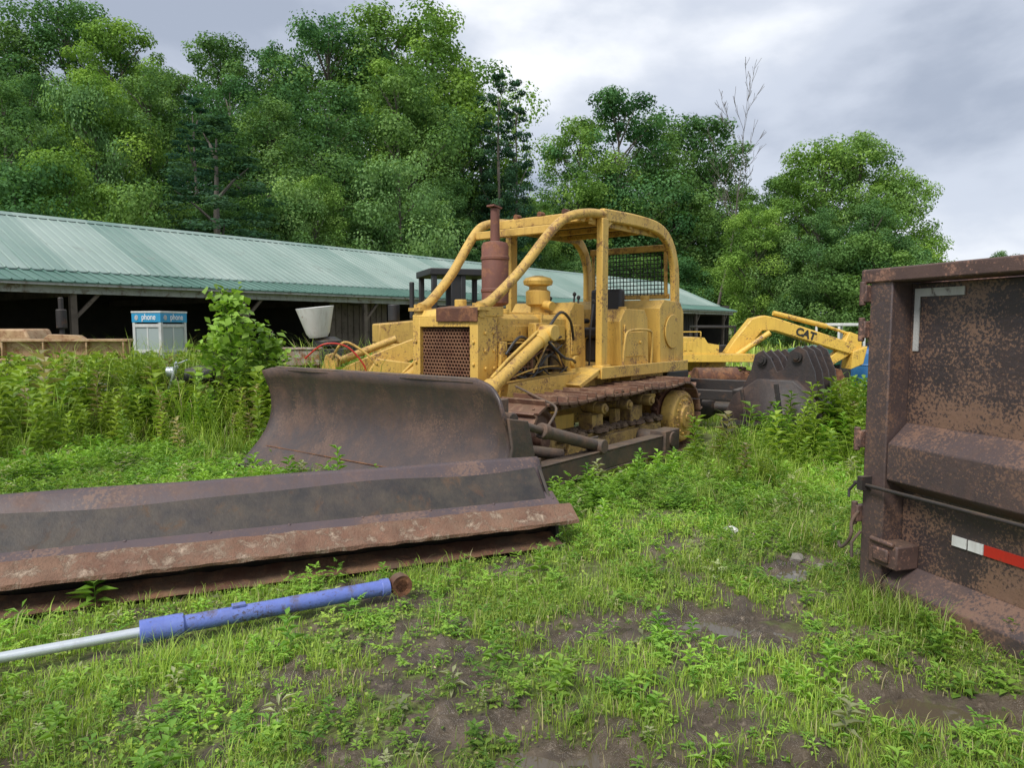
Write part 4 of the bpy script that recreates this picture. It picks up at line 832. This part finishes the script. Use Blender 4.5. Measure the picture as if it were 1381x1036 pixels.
for k in range(9):
    tmpl=goldenrod(rr) if k<5 else goldenrod(rr,22,.28,.5); x,y=sample(3000 if k<6 else 2000,6.5,19,.4,.8); T=tall(x,y); keep=(rng.random(len(x))<np.clip(T*1.3-.15,0,1)*np.clip((fbm(x*.7,y*.7,90+k)-.33)*4,.10,1))&~blocked(x,y,.5)
    keep&=~((x>4.9)&(y>11)&(rng.random(len(x))<.92))
    x,y,T=x[keep],y[keep],T[keep]; n=len(x); h=(.3+.85*rng.random(n)**1.2)*(.5+.5*T); h=np.where((x>-2.6)&(x<1)&(y<12),h*.6,h); h=np.where((x<-5)&(y>10),h*1.12,h); wd=h*(.6+.4*rng.random(n))+.12
    parts.append(scatter(tmpl[0],tmpl[1],rotz(rng.random(n)*6.28,np.stack([wd,wd,h],1)),np.stack([x,y,gz(x,y)-.01],1),gcol(n,x,y,.82)))
merge(parts,"tall_weeds",GRASSM,"tall goldenrod and leafy weeds around the machinery","weeds",kind="stuff")
def weed_plant(x,y,h,wd,nl,ll,label,name="leafy_weed",br=1.0,stems=1):
    z=float(gz(x,y)); o=thing(name,label,"plant",(x,y,z),rr.uniform(0,6)); ps=[];
    for k in range(stems):
        t=goldenrod(rr,nl,ll,.36); m=rotz(np.array([rr.uniform(0,6.28)]),np.array([[wd,wd,h*rr.uniform(.7,1)]])); ps.append(scatter(t[0],t[1],m,np.array([[rr.uniform(-.3,.3)*wd*(stems>1),rr.uniform(-.3,.3)*wd*(stems>1),0.]]),np.array([[.20,.36,.05]])*br*rr.uniform(.8,1.3)))
    merge(ps,"foliage",GRASSM,"","",parent=o)
for (x,y,h,wd,nl,ll,st) in [(3.2,8.5,.80,.55,44,.22,7),(3.6,8.25,.55,.5,40,.22,7),(3.95,8.4,.75,.55,40,.22,7),(4.35,8.7,1.05,.7,44,.22,7),(4.7,8.9,.95,.65,44,.22,7),(2.85,8.3,.5,.5,34,.25,5),(4.5,8.0,.7,.6,36,.22,6),(-1.62,6.45,.62,.4,22,.3,1),(.35,5.6,.38,.35,20,.3,4),(.75,6.1,.25,.3,18,.35,3),(-2.35,3.9,.2,.3,14,.5,1),(-1.3,6.6,.35,.3,14,.3,1),(-5.0,10.3,.75,.6,40,.22,7),(-4.5,10.2,.7,.6,40,.22,7),(-5.6,10.5,.85,.6,40,.22,6)]:
    weed_plant(x,y,h,wd,nl,ll,"tall leafy green weed growing beside machinery",stems=st)
def sapling(x,y,H,n,seed):
    g=np.random.default_rng(seed)
    o_=thing("sapling","bright green big-leaved sapling rising from the weeds","sapling",(x,y,float(gz(x,y))),seed)
    b=MB(); tips=[]
    b.tube([(0,0,0),(.05,0,.4*H),(.0,.05,.75*H),(.05,0,H)],.02,6,rr=[.03,.025,.018,.006])
    for i in range(20):
        az=i*2.4; z=(.18+i*.040)*H; rad_=(.88-.036*i)*(.75+.3*math.sin(i*1.7))*H/2; q=Vector((math.cos(az)*rad_,math.sin(az)*rad_,z+.28)); b.tube([(0.03,0,z),tuple(q*.6+Vector((0,0,z*.4+.05))),tuple(q)],.008,5); tips.append((Vector((0,0,z)),q))
    b.obj("trunk",BARK,o_,(0,0,0),0)
    k=g.integers(0,20,n); f=g.random(n)**.6; A=np.array([t[0] for t in tips]);B_=np.array([t[1] for t in tips]); pos=A[k]*(1-f[:,None])+B_[k]*f[:,None]+g.normal(0,.09,(n,3)); nr=g.normal(0,.6,(n,3)); nr[:,2]+=1; nr/=np.linalg.norm(nr,axis=1)[:,None]
    merge([scatter(LEAFV,LEAFF,orient(nr,g.random(n)*6.28,.08+.10*g.random(n),.75),pos,np.array([[.30,.48,.08]])*(.6+.6*g.random((n,1))))],"crown",GRASSM,"","",parent=o_)
sapling(-4.25,10.8,2.05,950,1); sapling(-3.85,11.3,1.5,600,2); sapling(-4.75,11.7,1.45,600,3)
# ---- trees
def tree_meshes(seed,kind):
    r=np.random.default_rng(seed); lobes=[]
    if kind=='b':
        nl=100; sk=.7+.3*r.random()
        for i in range(nl):
            z=.10+.86*r.random()**.85; prof=math.sin(min(1,(z-.02)/.98)**sk*math.pi)**.6*.30; a=r.random()*6.283; q=prof*math.sqrt(r.random())*(1.0+.22*math.sin(3*a+seed)+.1*math.sin(7*a+9*z))
            lobes.append((q*math.cos(a),q*math.sin(a),z-.03,(.026+.05*r.random())*(1.15 if z<.7 else .85)))
        lobes.append((0,0,.94,.035)); per=270; ls=.0108
    elif kind=='c':
        for t in range(19):
            z=.06+.89*t/18; rad=.19*(1-z)**.8+.010; m_=max(3,int(10*(1-z)+2))
            for k in range(m_):
                a=k*6.283/m_+t; q=rad*(.5+.6*r.random()); lobes.append((q*math.cos(a),q*math.sin(a),z+r.normal(0,.015),.020+.03*(1-z)))
        per=110; ls=.0095
    else:
        for i in range(54):
            a=r.random()*6.283; z=.1+.8*r.random(); q=.40*math.sqrt(1-(max(z-.3,0)/.72)**2)*math.sqrt(r.random()); lobes.append((q*math.cos(a),q*math.sin(a),z,.06+.08*r.random()))
        per=260; ls=.021 if kind=='s' else .017
        if kind=='l': per=330
    Pn=[];Nn=[];Cc=[];S=[]
    for (x,y,z,rd) in lobes:
        n=int(per*(rd/.055)**(1.2 if kind=='b' else 0)*(.7+.6*r.random())); d=r.normal(0,1,(n,3)); d/=np.linalg.norm(d,axis=1)[:,None]; rr_=rd*(.5+.75*r.random(n)**.7)
        if kind=='c': d[:,2]*=.45
        p=np.array([x,y,z])+d*rr_[:,None]*np.array([1,1,.75]); Pn.append(p)
        nn=d+r.normal(0,.45,(n,3))+np.array([0,0,.45]); nn/=np.linalg.norm(nn,axis=1)[:,None]; Nn.append(nn)
        base={'b':np.array([.14,.25,.085]),'s':np.array([.14,.25,.08]),'c':np.array([.052,.112,.060]),'l':np.array([.20,.33,.12])}[kind]
        lb=.65+.75*r.random(); Cc.append(base*lb*(.7+.6*r.random((n,1)))*np.array([1+.3*(lb-1),1,1])); S.append(ls*(.6+.8*r.random(n)))
    Pn=np.concatenate(Pn);Nn=np.concatenate(Nn);Cc=np.concatenate(Cc);S=np.concatenate(S)
    cm=merge([scatter(LEAFV,LEAFF,orient(Nn,r.random(len(S))*6.28,S,.75),Pn,Cc)],"crown",LEAF,"","",link=False)
    b=MB(); b.tube([(0,0,-.05),(0.005,0,.2),(-.005,.005,.5),(0,0,.88)],.01,8,rr=[.016,.011,.007,.002])
    for i in range(0,len(lobes),3 if kind!='c' else 9):
        x,y,z,rd=lobes[i]; z0_=max(.08,z-.12-.3*math.hypot(x,y)); b.tube([(0,0,z0_),(x*.5,y*.5,(z0_+z)/2+.01),(x,y,z)],.004,5,rr=[.005,.003,.001])
    tm=bpy.data.meshes.new("trunk"); tm.from_pydata(b.v,[],b.f); tm.materials.append(BARK); return cm,tm
TM={'b':[tree_meshes(s,'b') for s in (1,2,3,4,5,6)],'c':[tree_meshes(s,'c') for s in (11,12)],'s':[tree_meshes(s,'s') for s in (21,22)],'l':[tree_meshes(31,'l')]}
NM={'b':"broadleaf_tree",'c':"pine_tree",'s':"shrub",'l':"broadleaf_tree"}; LB={'b':"leafy green deciduous tree on the wooded hillside",'c':"dark green conifer among the deciduous trees",'s':"dense green shrub at the edge of the woods",'l':"rounded light green tree at the edge of the woods"}
trr=random.Random(5)
def tree(x,y,top,kind='b',wd=1.,label=None):
    g=float(gz(x,y)); H=max(2.5,(top-g)); cm,tm=trr.choice(TM[kind]); s=H
    o=thing(NM[kind],label or LB[kind],"tree" if kind!='s' else "shrub",(x,y,g),trr.uniform(0,6.28),group="trees on the wooded hillside",sc=(s*wd,s*wd,s))
    for nm,me_ in(("crown",cm),("trunk",tm)):
        c=bpy.data.objects.new(nm,me_); coll.objects.link(c); c.parent=o
    return o
B=[(-36,48,20.6),(-33.9,50,22.5),(-31.4,52,25.2),(-26.6,50,22.8),(-25.8,55,21.4),(-21.8,55,23.8),(-18.7,58,24.6),(-15,60,27.5),(-11,62,29.5),(-6.9,64,30.2),(-5.0,66,25.5),
(-25.1,36,14),(-22.9,40,16.2),(-21.8,44,17.5),(-15.3,46,16.4),(-12.5,50,18.8),(-8.4,54,21.3),(-5.4,58,19.8),(-11.4,42,10.6),(-4.1,60,14.7),(-5.4,52,11.9),(-18.5,48,18.5),(-29,44,17),(-9.5,58,23),
(2.0,76,15.5),(.7,72,14.6),(4.2,86,14.4),(-1.5,64,14),
(7.9,84,26.5),(12.4,85,30.1),(18.2,92,29),(24,96,30),(6.6,82,20.6),(27,98,25),(20.1,92,22),(10.8,84,18.6),(15.6,88,15),(22.5,94,16),(27,97,14.5),
(31,96,20.6),(33,88,20.6),(29.9,70,20.2),(33.5,70,20.9),(36.8,70,17.5),(27.3,64,12.6),(31,62,12.9),(29.7,92,14),(22.4,66,13.0),(75,110,13.6),(78.5,112,13)]
for (x,y,t) in B: tree(x,y,t,'b',trr.uniform(.88,1.2))
tree(-7.0,45,12.6,'l',.8); tree(-22.5,39,15.0,'l',.55); tree(-12.3,40,9.8,'l',.8); tree(24.5,66,10.5,'l',.8)
tree(-13.8,34,11.6,'c',2.0); tree(-2.6,60,21.0,'c',.8); tree(-1.1,58,22.3,'c',.75); tree(.3,59,22.0,'c',.7); tree(-26.5,46,18,'c',.9); tree(-17.5,40,14.5,'c',1.2)
for (x,y,t,wd) in [(-19.7,32,9.4,.9),(-20.6,30,8.6,1),(-16.8,33,8.6,.9),(-12.7,38,8.6,1),(-23.5,31,9,1),(-9,44,9,1),(-14.5,36,8,1),(-3,56,9.5,1),(-6.3,50,9,1),(0,64,9.5,1),(4.5,80,11.7,1),(8.5,84,12,1),(13,88,12,1),(18,94,12,1),(23,98,11,1),(28.5,92,10,1),(27.5,61,8.5,1),(30,60,9.5,1),(34.2,62,8.7,1),(37,66,10,1),(2.5,72,10,1),(-22,35,8.5,1),(-28,38,11,1),(-1,60,9,1),(32,58,7,1),(36,60,6,1),(31.5,84,9,1),(27.6,80,6.5,1),(24.8,63,6.5,.9),(6,66,8,1.1),(10,70,8.5,1.1),(14,74,9,1.1),(18.5,76,9,1.1),(22,76,8,1.1)]: tree(x,y,t,'s',wd*.95)
o_=thing("dead_tree","bare leaning dead tree with thin grey branches","tree",(20.5,72,float(gz(20.5,72))),0)
b=MB(); dr=random.Random(12)
def br_(p,d,L_,r,dep):
    pts=[p];rad=[r];q=Vector(p);d=Vector(d).normalized()
    for i in range(5): d=(d+Vector((dr.uniform(-.09,.09),dr.uniform(-.09,.09),.03))).normalized(); q=q+d*L_/5; pts.append(tuple(q)); rad.append(max(.016,r*(1-.17*(i+1))))
    b.tube(pts,r,5,rr=rad)
    if dep:
        for i in range(6 if dep>1 else 5): k=dr.randint(2 if dep<3 else 3,5); nd=(d+Vector((dr.uniform(-.6,.6),dr.uniform(-.5,.5),dr.uniform(-.1,.35)))).normalized(); br_(pts[k],nd,L_*dr.uniform(.25,.48),max(.022,rad[k]*.55),dep-1)
br_((0,0,2.5),(.20,0,1),16,.16,3)
b.tube([(0,0,-.2),(0,0,2.6)],.16,6,rr=[.2,.16])
b.obj("trunk",BARK,o_,(0,0,0),0)
for (x,y,s,mt,nm,lb) in [(1.72,5.45,.05,WHITE,"litter","crumpled white litter on the grass"),(.27,2.30,.018,WHITE,"litter","crumpled white litter on the grass"),(-.95,2.75,.018,WHITE,"litter","crumpled white litter on the grass"),(1.95,4.75,.05,STONE,"rock","small grey rock in wet mud"),(2.05,4.6,.035,STONE,"rock","small grey rock in wet mud"),(1.85,4.5,.03,STONE,"rock","small grey rock in wet mud")]:
    o=thing(nm,lb,nm,(x,y,float(gz(x,y))+s*.3),rr.uniform(0,6)); b=MB(); b.lathe([(.1*s,-.6*s),(.9*s,-.4*s),(1.1*s,.1*s),(.7*s,.5*s),(.1*s,.65*s)],n=8); b.v=[(v[0]*rr.uniform(.7,1.3),v[1]*rr.uniform(.7,1.3),v[2]*rr.uniform(.8,1.2)) for v in b.v]; b.obj("rock_body" if nm=="rock" else "litter_sheet",mt,o,(0,0,0),0)
print("faces",sum(len(m.polygons) for m in bpy.data.meshes))
